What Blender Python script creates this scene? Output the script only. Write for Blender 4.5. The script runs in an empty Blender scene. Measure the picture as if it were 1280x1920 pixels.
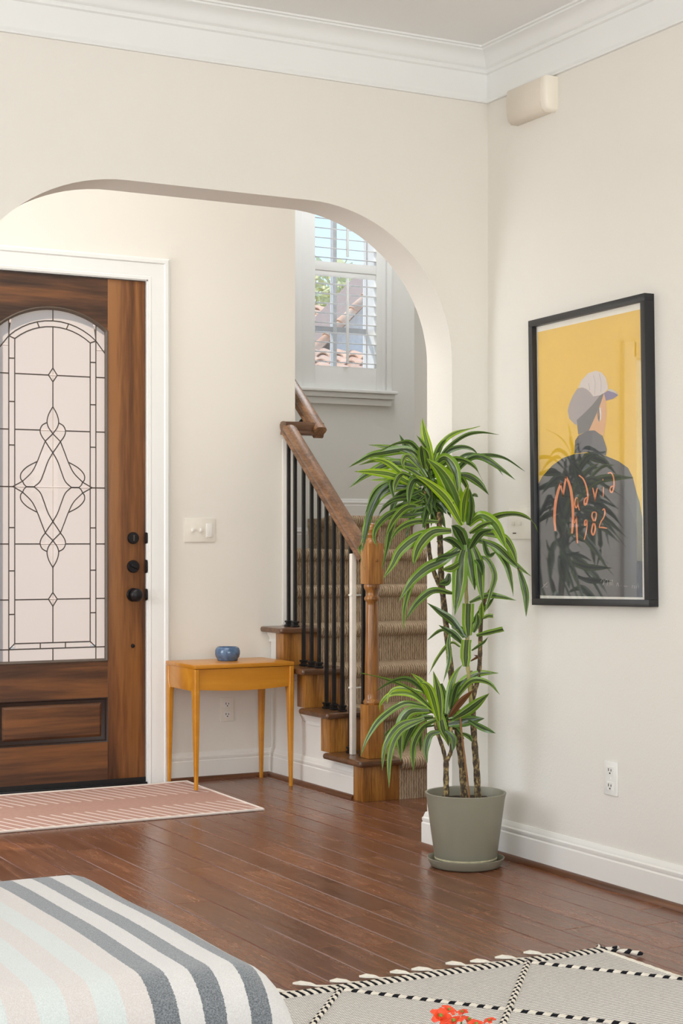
import bpy, bmesh, math, random
from mathutils import Vector, Matrix
random.seed(7)
PI = math.pi
sc = bpy.context.scene
COL = sc.collection

# ------------------------------------------------------------------ camera, world, lights, exposure
F, HCAM, HY = 3124.0, 1.18, 1015.0          # focal length (px at 1280x1920), eye height, horizon row
YAW = math.radians(28.3)
SN, CN = math.sin(YAW), math.cos(YAW)
cam = bpy.data.cameras.new('camera'); camo = bpy.data.objects.new('camera', cam); COL.objects.link(camo)
cam.sensor_fit = 'VERTICAL'; cam.sensor_height = 36.0; cam.sensor_width = 24.0
cam.lens = 36.0 * F / 1920.0
cam.shift_y = (HY - 960.0) / 1920.0
cam.clip_start = 0.05; cam.clip_end = 500
camo.location = (0, 0, HCAM); camo.rotation_euler = (PI/2, 0, -YAW)
sc.camera = camo

sc.view_settings.view_transform = 'Standard'; sc.view_settings.look = 'None'
sc.view_settings.exposure = 0.45; sc.view_settings.gamma = 1.0
sc.view_settings.use_curve_mapping = False
sc.cycles.use_denoising = True
sc.cycles.max_bounces = 8; sc.cycles.diffuse_bounces = 5; sc.cycles.glossy_bounces = 4
sc.cycles.transparent_max_bounces = 12
sc.cycles.sample_clamp_indirect = 8.0

world = bpy.data.worlds.new('world'); sc.world = world; world.use_nodes = True
wn = world.node_tree.nodes; wl = world.node_tree.links
sky = wn.new('ShaderNodeTexSky'); sky.sky_type = 'NISHITA'; sky.sun_disc = False
sky.sun_elevation = math.radians(48); sky.sun_rotation = math.radians(95)
sky.air_density = 1.0; sky.dust_density = 0.4; sky.ozone_density = 1.6
wn['Background'].inputs['Strength'].default_value = 0.20
wl.new(sky.outputs[0], wn['Background'].inputs['Color'])

def sun(d, e, color=(1, .95, .87)):
    l = bpy.data.lights.new('sun', 'SUN'); l.energy = e; l.color = color; l.angle = .01
    o = bpy.data.objects.new('sun', l); COL.objects.link(o)
    o.rotation_euler = Vector(d).to_track_quat('-Z', 'Y').to_euler()
sun((.50, -.60, -.88), 2.2)

def area(name, loc, direction, w, h, power, color=(1, 1, 1)):
    l = bpy.data.lights.new(name, 'AREA'); l.shape = 'RECTANGLE'; l.size = w; l.size_y = h
    l.energy = power; l.color = color
    o = bpy.data.objects.new(name, l); COL.objects.link(o); o.location = loc
    o.rotation_euler = Vector(direction).to_track_quat('-Z', 'Y').to_euler()
    return o
# daylight through the windows of the rooms (each daylight lamp fills a real opening)
area('daylight_back', (0.9, -2.45, 1.5), (0, 1, .95), 4.0, 2.3, 136, (.955, .975, 1.0))
area('daylight_left', (-2.95, 1.6, 1.55), (1, 0, .95), 3.6, 2.3, 88, (.95, .972, 1.0))
area('daylight_foyer', (-0.45, 6.45, 1.75), (1, .55, .30), 1.5, 2.4, 44, (.95, .975, 1.0))
area('stair_fill', (5.1, 8.5, 4.12), (0, 0, -1), 1.0, .9, 15, (.97, .985, 1.0))  # added fill light over the landing, brightens the stairwell; no fixture there
area('ceiling_fill_up', (1.3, 2.5, 2.45), (0, 0, 1), .5, .5, 25, (1.0, .985, .95))  # unseen uplight without a fixture, added to lift the ceiling
area('foyer_fill', (2.3, 6.0, 4.1), (0, 0, -1), 1.6, .8, 25, (1.0, .985, .96))  # added overhead fill for the entry wall, stands for no known fixture

# ------------------------------------------------------------------ helpers
def ray(px, py):
    l = (px - 640.0) / F
    return SN + CN*l, CN - SN*l, (HY - py) / F
def atX(px, py, X): r = ray(px, py); t = X/r[0]; return Vector((X, t*r[1], HCAM + t*r[2]))
def atY(px, py, Y): r = ray(px, py); t = Y/r[1]; return Vector((t*r[0], Y, HCAM + t*r[2]))
def atZ(px, py, Z=0.0): r = ray(px, py); t = (Z-HCAM)/r[2]; return Vector((t*r[0], t*r[1], Z))
def atD(px, py, D): r = ray(px, py); return Vector((D*r[0], D*r[1], HCAM + D*r[2]))

class MB:
    def __init__(s): s.v = []; s.f = []; s.uv = []; s.mi = []
    def face(s, idx, uv=None, mi=0): s.f.append(tuple(idx)); s.uv.append(uv); s.mi.append(mi)
    def vert(s, p): s.v.append(Vector(p)); return len(s.v)-1
    def box(s, x0, x1, y0, y1, z0, z1, bev=0.0, mi=0):
        if bev <= 0:
            b = [s.vert((x, y, z)) for x in (x0, x1) for y in (y0, y1) for z in (z0, z1)]
            for q in ((0,1,3,2),(4,6,7,5),(0,4,5,1),(2,3,7,6),(0,2,6,4),(1,5,7,3)): s.face([b[i] for i in q], mi=mi)
            return s
        bm = bmesh.new()
        bmesh.ops.create_cube(bm, size=1.0)
        for v in bm.verts:
            v.co = Vector(((x0+x1)/2 + v.co.x*(x1-x0), (y0+y1)/2 + v.co.y*(y1-y0), (z0+z1)/2 + v.co.z*(z1-z0)))
        bmesh.ops.bevel(bm, geom=list(bm.edges), offset=bev, segments=2, profile=.6, affect='EDGES', clamp_overlap=True)
        s.add_bm(bm, mi); return s
    def add_bm(s, bm, mi=0):
        o = len(s.v); bm.verts.index_update()
        s.v += [v.co.copy() for v in bm.verts]
        for f in bm.faces: s.face([o + v.index for v in f.verts], mi=mi)
        bm.free()
    def prism(s, poly, axis, a, b, mi=0):
        """poly: 2D points in the two other axes (x:(y,z) y:(x,z) z:(x,y)), extruded from a to b"""
        def P(p, t): return {'x': (t, p[0], p[1]), 'y': (p[0], t, p[1]), 'z': (p[0], p[1], t)}[axis]
        n = len(poly); A = [s.vert(P(p, a)) for p in poly]; B = [s.vert(P(p, b)) for p in poly]
        for i in range(n): j = (i+1) % n; s.face((A[i], A[j], B[j], B[i]), mi=mi)
        s.face(A[::-1], mi=mi); s.face(B, mi=mi); return s
    def sweep(s, rings, closed=False, caps=True, uvs=None, mi=0):
        """rings: list of lists of points (same length); closed ring profiles"""
        n = len(rings[0]); o = len(s.v)
        for r in rings:
            for p in r: s.vert(p)
        m = len(rings)
        for i in range(m - (0 if closed else 1)):
            for k in range(n):
                a = o + i*n + k; b = o + i*n + (k+1) % n
                i2 = (i+1) % m
                c = o + i2*n + (k+1) % n; d = o + i2*n + k
                uv = None
                if uvs: uv = [(k/n, uvs[i]), ((k+1)/n, uvs[i]), ((k+1)/n, uvs[i+1]), (k/n, uvs[i+1])]
                s.face((a, b, c, d), uv, mi)
        if caps and not closed:
            s.face([o + k for k in range(n)][::-1], mi=mi); s.face([o + (m-1)*n + k for k in range(n)], mi=mi)
        return s
    def tube(s, pts, rad, n=8, caps=True, flat=1.0, mi=0, up=None):
        pts = [Vector(p) for p in pts]
        if not hasattr(rad, '__len__'): rad = [rad]*len(pts)
        rings = []; prev = None; uvs = [0.0]
        for i in range(1, len(pts)): uvs.append(uvs[-1] + (pts[i]-pts[i-1]).length)
        for i, p in enumerate(pts):
            t = (pts[min(i+1, len(pts)-1)] - pts[max(i-1, 0)]).normalized()
            if prev is None:
                a = up if up is not None else (Vector((0, 0, 1)) if abs(t.z) < .9 else Vector((0, 1, 0)))
                a = Vector(a)
            else: a = prev
            u = (a - t*a.dot(t)).normalized(); w = t.cross(u); prev = u
            rings.append([p + (u*math.cos(2*PI*k/n)*flat + w*math.sin(2*PI*k/n))*rad[i] for k in range(n)])
        return s.sweep(rings, caps=caps, uvs=uvs, mi=mi)
    def lathe(s, prof, c=(0, 0, 0), n=32, axis='z', mi=0, cap=True):
        """prof: [(r, h)...] bottom to top"""
        rings = []
        for r, h in prof:
            ring = []
            for k in range(n):
                a = 2*PI*k/n; q = (r*math.cos(a), r*math.sin(a), h)
                if axis == '-y': q = (q[0], -q[2], q[1])
                if axis == '-x': q = (-q[2], q[0], q[1])
                if axis == 'x': q = (q[2], q[0], q[1])
                ring.append(Vector(c) + Vector(q))
            rings.append(ring)
        return s.sweep(rings, caps=cap, mi=mi)
    def grid(s, nu, nv, fn, uvfn=None, mi=0, skip=None):
        o = len(s.v)
        for i in range(nu+1):
            for j in range(nv+1): s.vert(fn(i/nu, j/nv))
        for i in range(nu):
            for j in range(nv):
                if skip and skip((i+.5)/nu, (j+.5)/nv): continue
                q = (o+i*(nv+1)+j, o+(i+1)*(nv+1)+j, o+(i+1)*(nv+1)+j+1, o+i*(nv+1)+j+1)
                uv = None
                if uvfn: uv = [uvfn(i/nu, j/nv), uvfn((i+1)/nu, j/nv), uvfn((i+1)/nu, (j+1)/nv), uvfn(i/nu, (j+1)/nv)]
                s.face(q, uv, mi)
        return s
    def mesh(s, name, mats, off=Vector((0, 0, 0)), smooth=True, angle=.7):
        me = bpy.data.meshes.new(name)
        me.from_pydata([tuple(v - off) for v in s.v], [], s.f)
        if any(u is not None for u in s.uv):
            L = me.uv_layers.new(name='UVMap').data
            for p, u in zip(me.polygons, s.uv):
                if u is not None:
                    for li, c in zip(p.loop_indices, u): L[li].uv = c
        for m in (mats if isinstance(mats, (list, tuple)) else [mats]): me.materials.append(m)
        for p, k in zip(me.polygons, s.mi): p.material_index = k
        bm = bmesh.new(); bm.from_mesh(me); bmesh.ops.recalc_face_normals(bm, faces=bm.faces); bm.to_mesh(me); bm.free()
        if smooth:
            me.polygons.foreach_set('use_smooth', [True]*len(me.polygons))
            me.set_sharp_from_angle(angle=angle)
        return me

def wpos(o):
    p = Vector((0, 0, 0))
    while o is not None: p = p + o.location; o = o.parent
    return p
def obj(name, mb, mat, parent=None, local=False, smooth=True, angle=.7, loc=None, kind=None, label=None):
    off = Vector((0, 0, 0))
    if parent is not None and not local: off = wpos(parent)
    if loc is not None: off = off + (Vector(loc) - off)
    me = mb.mesh(name, mat, off, smooth, angle)
    o = bpy.data.objects.new(name, me); COL.objects.link(o)
    if parent is not None:
        o.parent = parent
        if loc is not None: o.location = Vector(loc) - wpos(parent)
    elif loc is not None: o.location = loc
    if kind: o['kind'] = kind
    if label: o['label'] = label
    return o
def struct(name, mb, mat, label=None, **k):
    o = obj(name, mb, mat, **k); o['kind'] = 'structure'
    if label: o['label'] = label
    return o
def tag(o, label, cat, group=None):
    o['label'] = label; o['category'] = cat
    if group: o['group'] = group
    return o
def thing(name, label, cat, loc, group=None, rot=None):
    o = bpy.data.objects.new(name, None); COL.objects.link(o); o.location = loc; o.empty_display_size = .05
    if rot: o.rotation_euler = rot
    return tag(o, label, cat, group)

# ------------------------------------------------------------------ materials
def lin(c):
    return tuple(((x/255)/12.92 if x/255 <= .04045 else ((x/255+.055)/1.055)**2.4) for x in c) + (1.0,)
class NT:
    def __init__(s, name):
        s.m = bpy.data.materials.new(name); s.m.use_nodes = True; s.t = s.m.node_tree
        s.bsdf = s.t.nodes['Principled BSDF']; s.out = s.t.nodes['Material Output']
    def n(s, typ, **kw):
        nd = s.t.nodes.new(typ)
        for k, v in kw.items(): setattr(nd, k, v)
        return nd
    def L(s, a, b): s.t.links.new(a, b)
    def math(s, op, a, b=None, c=None):
        nd = s.n('ShaderNodeMath', operation=op)
        for i, x in enumerate((a, b, c)):
            if x is None: continue
            if isinstance(x, (int, float)): nd.inputs[i].default_value = x
            else: s.L(x, nd.inputs[i])
        return nd.outputs[0]
    def ramp(s, fac, stops, interp='LINEAR'):
        nd = s.n('ShaderNodeValToRGB'); cr = nd.color_ramp; cr.interpolation = interp
        while len(cr.elements) < len(stops): cr.elements.new(.5)
        for e, (p, c) in zip(cr.elements, stops): e.position = p; e.color = c
        s.L(fac, nd.inputs[0]); return nd.outputs[0]
    def mix(s, fac, a, b, blend='MIX'):
        nd = s.n('ShaderNodeMix', data_type='RGBA', blend_type=blend)
        for sock, x in ((nd.inputs[0], fac), (nd.inputs[6], a), (nd.inputs[7], b)):
            if isinstance(x, (int, float)): sock.default_value = x
            elif isinstance(x, tuple): sock.default_value = x
            else: s.L(x, sock)
        return nd.outputs[2]
    def coords(s, scale=(1, 1, 1), rnd=False, kind='Object', rot=(0, 0, 0)):
        tc = s.n('ShaderNodeTexCoord'); mp = s.n('ShaderNodeMapping'); mp.inputs['Scale'].default_value = scale
        mp.inputs['Rotation'].default_value = rot
        s.L(tc.outputs[kind], mp.inputs['Vector'])
        if rnd:
            oi = s.n('ShaderNodeObjectInfo'); cb = s.n('ShaderNodeCombineXYZ')
            for i, k in enumerate((37.0, 91.0, 53.0)): s.L(s.math('MULTIPLY', oi.outputs['Random'], k), cb.inputs[i])
            s.L(cb.outputs[0], mp.inputs['Location']); s.rnd = oi.outputs['Random']
        return mp.outputs[0]
    def noise(s, vec, scale, detail=4, rough=.55, dist=0.0):
        nd = s.n('ShaderNodeTexNoise'); nd.inputs['Scale'].default_value = scale; nd.inputs['Detail'].default_value = detail
        nd.inputs['Roughness'].default_value = rough; nd.inputs['Distortion'].default_value = dist
        s.L(vec, nd.inputs['Vector']); return nd.outputs[0]
    def bump(s, h, strength, dist=.002):
        b = s.n('ShaderNodeBump'); b.inputs['Strength'].default_value = strength; b.inputs['Distance'].default_value = dist
        s.L(h, b.inputs['Height']); s.L(b.outputs[0], s.bsdf.inputs['Normal']); return b
    def set(s, color=None, rough=None, spec=None, metal=None, coat=None, coat_rough=None, sheen=None):
        B = s.bsdf.inputs
        if color is not None:
            if isinstance(color, tuple): B['Base Color'].default_value = color
            else: s.L(color, B['Base Color'])
        if rough is not None:
            if isinstance(rough, (int, float)): B['Roughness'].default_value = rough
            else: s.L(rough, B['Roughness'])
        if spec is not None: B['Specular IOR Level'].default_value = spec
        if metal is not None: B['Metallic'].default_value = metal
        if coat is not None: B['Coat Weight'].default_value = coat
        if coat_rough is not None: B['Coat Roughness'].default_value = coat_rough
        if sheen is not None: B['Sheen Weight'].default_value = sheen
        return s

def plaster(name, c, bump=.25):
    m = NT(name); v = m.coords()
    n = m.noise(v, 1.3, 2)
    m.set(m.mix(n, lin(c), lin(tuple(x*.985 for x in c))), .75, .3)
    m.bump(m.noise(v, 130, 3, .6), bump, .003); return m.m
def paint(name, c, rough=.35):
    m = NT(name); v = m.coords(); n = m.noise(v, 6, 2)
    m.set(m.mix(n, lin(c), lin(tuple(x*.985 for x in c))), rough, .45); return m.m
def plain(name, c, rough=.5, spec=.5, metal=0.0, noise=.06, scale=20, bump=0):
    m = NT(name); v = m.coords(); n = m.noise(v, scale, 3)
    m.set(m.mix(n, lin(tuple(x*(1-noise) for x in c)), lin(tuple(min(255, x*(1+noise)) for x in c))), rough, spec, metal)
    if bump: m.bump(m.noise(v, scale*6, 3), bump)
    return m.m
def wood(name, dark, mid, light, axis='z', rough=.35, stretch=14, scale=9, rnd=True, contrast=1.0, coat=0, bump=.15, fine=.25, varv=.0, dist=.8):
    m = NT(name)
    k = {'x': (1, stretch, stretch), 'y': (stretch, 1, stretch), 'z': (stretch, stretch, 1)}[axis]
    v = m.coords(tuple(x/ (stretch) for x in k), rnd)
    n1 = m.noise(v, scale, 4, .55, dist)
    n2 = m.noise(v, scale*9, 3, .6)
    h = m.math('ADD', m.math('MULTIPLY', n1, 1.0-fine), m.math('MULTIPLY', n2, fine))
    c = m.ramp(h, [(.5-.17*contrast, lin(dark)), (.5, lin(mid)), (.5+.15*contrast, lin(light))])
    if varv and rnd:
        c = m.mix(1.0, c, m.ramp(m.rnd, [(0, (1-varv, 1-varv, 1-varv, 1)), (1, (1+varv, 1+varv*.9, 1+varv*.8, 1))]), 'MULTIPLY')
    m.set(c, rough, .5, coat=coat, coat_rough=.12)
    if bump: m.bump(h, bump, .002)
    return m.m

WALL = plaster('wall_paint', (232, 227, 218))
WALLF = plaster('foyer_wall_paint', (234, 229, 220), .12)
WALLS = plaster('stair_wall_paint', (228, 227, 223), .1)
CEIL = plaster('ceiling_paint', (240, 240, 238), .1)
TRIM = paint('trim_white', (236, 236, 233))
SHUT = paint('shutter_white', (238, 238, 236))
BASEB = paint('baseboard_white', (236, 233, 226))
DOORW = wood('door_mahogany', (62, 36, 22), (112, 70, 38), (142, 94, 52), 'z', .3, 16, 9, contrast=.72, fine=.2)
DOORWX = wood('door_mahogany_rail', (50, 32, 24), (90, 58, 38), (124, 80, 46), 'x', .3, 16, 9, contrast=.72, fine=.2)
DOORDK = plain('door_groove_dark', (42, 25, 17), .4)
BLACKM = plain('black_hardware', (38, 36, 38), .38, .5, .6)
LEAD = plain('lead_came', (70, 62, 56), .5, .5, .2)
OAK = wood('stair_oak', (98, 60, 24), (156, 102, 44), (188, 134, 64), 'z', .3, 14, 16, contrast=.95, fine=.45, coat=.25)
OAKX = wood('stair_oak_tread', (66, 42, 26), (98, 66, 42), (122, 86, 58), 'x', .3, 14, 16, contrast=.95, fine=.45, coat=.25)
OAKY = wood('handrail_oak', (80, 54, 36), (122, 86, 58), (152, 112, 80), 'y', .32, 14, 16, contrast=.9, fine=.45, coat=.2)
SHOE = wood('shoe_moulding_oak', (70, 42, 24), (98, 60, 36), (120, 76, 46), 'y', .35, 14, 16)
SHOEX = wood('shoe_moulding_oak_cross', (70, 42, 24), (98, 60, 36), (120, 76, 46), 'x', .35, 14, 16)
TABLE = wood('golden_maple', (184, 116, 22), (200, 132, 30), (212, 148, 44), 'x', .32, 12, 8, contrast=1.6, fine=.2, bump=.03, coat=.2)
IRON = plain('black_iron', (26, 25, 25), .42, .5, .3)
PLASTIC = plain('ivory_plastic', (234, 228, 217), .3, noise=.01)
PLASTICW = plain('white_plastic', (236, 234, 228), .3, noise=.01)
SLOT = plain('dark_slot', (66, 56, 48), .6)

m = NT('plank_wood'); v = m.coords((1, .09, 1), True)
n1 = m.noise(v, 16, 5, .6, 1.4); n2 = m.noise(v, 110, 3, .6)
h = m.math('ADD', m.math('MULTIPLY', n1, .72), m.math('MULTIPLY', n2, .28))
c = m.ramp(h, [(.28, lin((90, 56, 38))), (.5, lin((118, 75, 51))), (.70, lin((140, 95, 66)))])
c = m.mix(1.0, c, m.ramp(m.rnd, [(0, (.80, .78, .78, 1)), (.5, (1, 1, 1, 1)), (1, (1.16, 1.10, 1.04, 1))]), 'MULTIPLY')
m.set(c, m.math('ADD', m.math('MULTIPLY', n1, .20), .15), .5)
v2 = m.coords((1, .35, 1), True)
m.bump(m.math('ADD', m.math('MULTIPLY', n1, .35), m.math('MULTIPLY', m.noise(v2, 30, 4, .55, 1.2), .9)), .38, .004)
PLANK = m.m
PEDGE = plain('plank_edge_sheen', (120, 84, 74), .13, .7)  # pinkish glint of the seams put into the bevel colour
FLOORB = plain('floor_base', (70, 42, 30), .5)

# carpet on the stairs: fine vertical ribs
m = NT('stair_carpet'); v = m.coords((1, .25, .25))
n1 = m.noise(v, 120, 2, .6); n2 = m.noise(m.coords(), 340, 2)
w = m.n('ShaderNodeTexWave', bands_direction='X'); w.inputs['Scale'].default_value = 24; w.inputs['Distortion'].default_value = 2.6
w.inputs['Detail'].default_value = 2; w.inputs['Detail Scale'].default_value = 3
m.L(m.coords(), w.inputs['Vector'])
h = m.math('ADD', m.math('MULTIPLY', w.outputs[1], .40), m.math('MULTIPLY', n1, .70))
m.set(m.ramp(h, [(.25, lin((124, 104, 84))), (.5, lin((166, 144, 118))), (.8, lin((196, 176, 150)))]), .95, .1)
m.bump(m.math('ADD', h, m.math('MULTIPLY', n2, .5)), .6, .004)
CARPET = m.m

# ------------------------------------------------------------------ room dimensions
XR, YA, YA2, YD, ZC = 3.497, 5.32, 5.50, 7.59, 3.035
XWE = 3.818                    # end of the entry wall beside the stairs
XS, YB = 4.87, 9.50            # right wall of the flight; back wall of the landing
XL, YK = -3.0, -2.5
ZF = 4.2

# ------------------------------------------------------------------ shell
floor = struct('floor', MB().box(XL-.2, 6.4, YK-.2, 9.7, -.15, -.014), FLOORB, 'dark hand-scraped wood plank floor')
PW = .128
pm = {}
for ln in (.55, .8, 1.05, 1.3):
    b = MB(); g = .0004; t = .0045; dz = .0013
    x0, x1, y0, y1 = -PW/2+g, PW/2-g, -ln/2+g, ln/2-g
    A = [b.vert(p) for p in ((x0, y0, -.013), (x1, y0, -.013), (x1, y1, -.013), (x0, y1, -.013))]
    B = [b.vert(p) for p in ((x0, y0, -dz), (x1, y0, -dz), (x1, y1, -dz), (x0, y1, -dz))]
    C = [b.vert(p) for p in ((x0+t, y0+t*.5, 0), (x1-t, y0+t*.5, 0), (x1-t, y1-t*.5, 0), (x0+t, y1-t*.5, 0))]
    for P, Q in ((A, B), (B, C)):
        for i in range(4): b.face((P[i], P[(i+1) % 4], Q[(i+1) % 4], Q[i]), mi=1 if i % 2 else 0)
    b.face(C); pm[ln] = b.mesh('plank', [PLANK, PEDGE], smooth=False)
row = 0
for k in range(-17, 23):
    xc = 1.957 + PW*(k+.5)
    if xc > 4.9: break
    y = 2.3 + random.random()*.5 - .5
    yend = 7.62
    if xc < -.05: y += .9
    while y < yend:
        ln = random.choice((.8, 1.05, 1.3, 1.3)) if yend - y > .6 else .55
        skip = (xc > 3.52 and y+ln < 5.4) or (xc > 3.75 and y > 6.7)
        if not skip:
            o = bpy.data.objects.new('plank', pm[ln]); COL.objects.link(o); o.parent = floor
            o.location = (xc, y+ln/2, 0)
        y += ln

struct('ceiling', MB().box(XL-.2, XR+.2, YK-.2, YA+.09, ZC, ZC+.15), CEIL, 'white living room ceiling')
struct('ceiling_foyer', MB().box(-.7, 6.4, YA+.09, YD+.14, ZF, ZF+.12).box(XWE-.13, 6.4, YD+.14, 9.7, ZF, ZF+.12), CEIL, 'white foyer ceiling')
struct('wall_right', MB().box(XR, XR+.16, YK-.2, YA2, 0, ZC+.1), WALL, 'cream wall carrying the framed poster')

# arch wall (between living room and foyer)
AX0, AX1, ASP, AA, AB = 1.44, 3.336, 1.855, .60, .55
def arch_pts():
    pts = []
    for i in range(25):
        a = PI/2*i/24; pts.append((AX0+AA - AA*math.cos(a), ASP + AB*math.sin(a)))
    for i in range(25):
        a = PI/2*(1-i/24); pts.append((AX1-AA + AA*math.cos(a), ASP + AB*math.sin(a)))
    return pts
ap = arch_pts()
b = MB()
def arch_wall(b, x0, x1, y0, y1, ztop):
    inner = [(AX0, 0)] + ap + [(AX1, 0)]
    # outer matching chain
    outer = [(x0, 0)]
    for (x, z) in ap:
        if x < AX0+AA-1e-6: outer.append((x0 + (AX0+AA-x0)*((x-AX0)/AA)**1.0, ztop))
        elif x > AX1-AA+1e-6: outer.append((x1 - (x1-AX1+AA)*((AX1-x)/AA), ztop))
        else: outer.append((x, ztop))
    outer.append((x1, 0))
    n = len(inner)
    def ring(pts, y): return [b.vert((x, y, z)) for x, z in pts]
    I0, O0, I1, O1 = ring(inner, y0), ring(outer, y0), ring(inner, y1), ring(outer, y1)
    x0t0, x1t0 = None, None
    for i in range(n-1):
        b.face((I0[i], I0[i+1], O0[i+1], O0[i])); b.face((I1[i], O1[i], O1[i+1], I1[i+1]))
        b.face((I0[i], I1[i], I1[i+1], I0[i+1])); b.face((O0[i], O0[i+1], O1[i+1], O1[i]))
arch_wall(b, XL-.2, XR+.02, YA, YA2, ZF)
struct('wall_middle', b, WALL, 'cream wall with wide arched opening to the entry hall', angle=.35)

# living room back and left walls with window openings behind the camera
b = MB(); b.box(XL-.2, -1.1, YK-.16, YK, 0, ZC); b.box(2.9, XR+.16, YK-.16, YK, 0, ZC)
b.box(-1.1, 2.9, YK-.16, YK, 2.65, ZC); b.box(-1.1, 2.9, YK-.16, YK, 0, .35)
struct('wall_back', b, WALL)
b = MB(); b.box(XL-.16, XL, YK, -.2, 0, ZC); b.box(XL-.16, XL, 3.4, YA2, 0, ZC)
b.box(XL-.16, XL, -.2, 3.4, 2.7, ZC); b.box(XL-.16, XL, -.2, 3.4, 0, .4)
struct('wall_left', b, WALL)
# foyer left wall with a tall window
b = MB(); b.box(-.66, -.5, YA2, 5.8, 0, ZF); b.box(-.66, -.5, 7.3, YD+.15, 0, ZF)
b.box(-.66, -.5, 5.8, 7.3, 2.95, ZF); b.box(-.66, -.5, 5.8, 7.3, 0, .55)
struct('wall_foyer_left', b, WALLF)

# entry wall (door wall) with door opening and a tall sidelight
DX0, DX1, DZT = 2.072, 3.010, 2.448
SX0, SX1, SZ0, SZ1 = .64, .97, .50, 2.25
b = MB()
b.box(-.66, SX0, YD, YD+.14, 0, ZF); b.box(SX0, SX1, YD, YD+.14, 0, SZ0); b.box(SX0, SX1, YD, YD+.14, SZ1, ZF)
b.box(SX1, DX0, YD, YD+.14, 0, ZF); b.box(DX0, DX1, YD, YD+.14, DZT, ZF)
b.box(DX1, XWE, YD, YD+.14, 0, ZF)
struct('wall_far', b, WALLF, 'cream entry wall holding the front door')
# stair walls
b = MB(); b.box(XWE-.13, XWE, YD+.14, YB, 0, ZF)
struct('wall_stair_left', b, WALLS)
b = MB(); b.box(XS, XS+.14, YA2, 8.17, 0, ZF); b.box(XS+.14, 6.3, 8.03, 8.17, 0, ZF); b.box(6.2, 6.34, 8.17, YB+.2, 0, ZF)
b.box(XR, XS+.14, YA2-.02, YA2+.1, 0, ZF)
struct('wall_stair_right', b, WALLS)

# ------------------------------------------------------------------ stair window wall
WX0, WX1, WZ0, WZ1 = 4.80, 5.465, 2.163, 3.95
b = MB()
b.box(XWE-.13, WX0, YB, YB+.2, 0, ZF); b.box(WX1, 6.34, YB, YB+.2, 0, ZF)
b.box(WX0, WX1, YB, YB+.2, 0, WZ0); b.box(WX0, WX1, YB, YB+.2, WZ1, ZF)
struct('wall_stair_back', b, WALLS, 'pale grey stair wall below the shuttered window')

win = bpy.data.objects.new('window_1', None); COL.objects.link(win); win.location = (5.13, YB, WZ0)
win['kind'] = 'structure'; win['label'] = 'stair window with white plantation shutters'
O0, O1 = atY(588, 600, YB).x, atY(702, 600, YB).x         # shutter opening
zb, zm0, zm1 = atY(588, 685, YB).z, atY(588, 506, YB).z, atY(588, 489, YB).z
CX0 = 4.745; CX1 = atY(730, 600, YB).x
b = MB()
b.box(CX0, O0-.10, YB-.03, YB+.0, WZ0, WZ1+.1, .006)
b.box(O1+.045, O1+.075, YB-.018, YB, WZ0, WZ1+.1, .004)
b.box(O1+.075, CX1, YB-.034, YB, WZ0, WZ1+.1, .006)
obj('casing', b, SHUT, win)
b = MB()
b.box(O0-.10, O0, YB-.022, YB+.012, WZ0, WZ1, .004)
b.box(O1, O1+.045, YB-.022, YB+.012, WZ0, WZ1, .004)
b.box(O0-.001, O1+.001, YB-.021, YB+.011, WZ0, zb, .004)
b.box(O0-.001, O1+.001, YB-.021, YB+.011, zm0, zm1, .004)
b.box(O0-.001, O1+.001, YB-.021, YB+.011, WZ1-.08, WZ1, .004)
obj('shutter_frame', b, SHUT, win)
b = MB()
b.box(O0-.10, O1+.05, YB+.012, YB+.09, WZ0, WZ0+.06); b.box(O0-.1, O0-.004, YB+.012, YB+.12, WZ0, WZ1)
b.box(O1+.004, O1+.1, YB+.012, YB+.12, WZ0, WZ1)
obj('jamb_liner', b, SHUT, win)
# sill and apron
for nm, x0, x1, d, z0, z1 in (('sill', CX0-.05, CX1+.025, .075, WZ0-.022, WZ0), ('apron', CX0-.03, CX1+.012, .055, WZ0-.055, WZ0-.022),
                              ('apron', CX0-.02, CX1-.0, .03, WZ0-.098, WZ0-.055)):
    obj(nm, MB().box(x0, x1, YB-d, YB, z0, z1, .008), SHUT, win)
# louvers
lm = MB()
ring = lambda x: [Vector((x, .030*math.cos(a), .0036*math.sin(a))) for a in [2*PI*k/10 for k in range(10)]]
lm.sweep([ring(O0+.001), ring(O1-.001)])
lme = lm.mesh('louver', SHUT)
def louvers(z0, step, n, tilt):
    for i in range(n):
        o = bpy.data.objects.new('louver', lme); COL.objects.link(o); o.parent = win
        o.location = Vector((0, YB-.005, z0 + step*i)) - win.location; o.rotation_euler = (math.radians(tilt), 0, 0)
lst = .0626
louvers(zb+.028, lst, 9, 3.0)
louvers(zm1+.028, lst, 12, 7.0)
top_strip = obj('shutter_header', MB().box(O0, O1, YB-.015, YB+.004, zm0-.034, zm0, .003), SHUT, win)
xr = atY(650.5, 600, YB-.04).x
obj('tilt_rod', MB().box(xr-.009, xr+.009, YB-.052, YB-.040, zb+.02, zm0-.045, .004), SHUT, win)
obj('tilt_rod', MB().box(xr-.009, xr+.009, YB-.052, YB-.040, zm1+.035, WZ1-.15, .004), SHUT, win)
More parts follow.
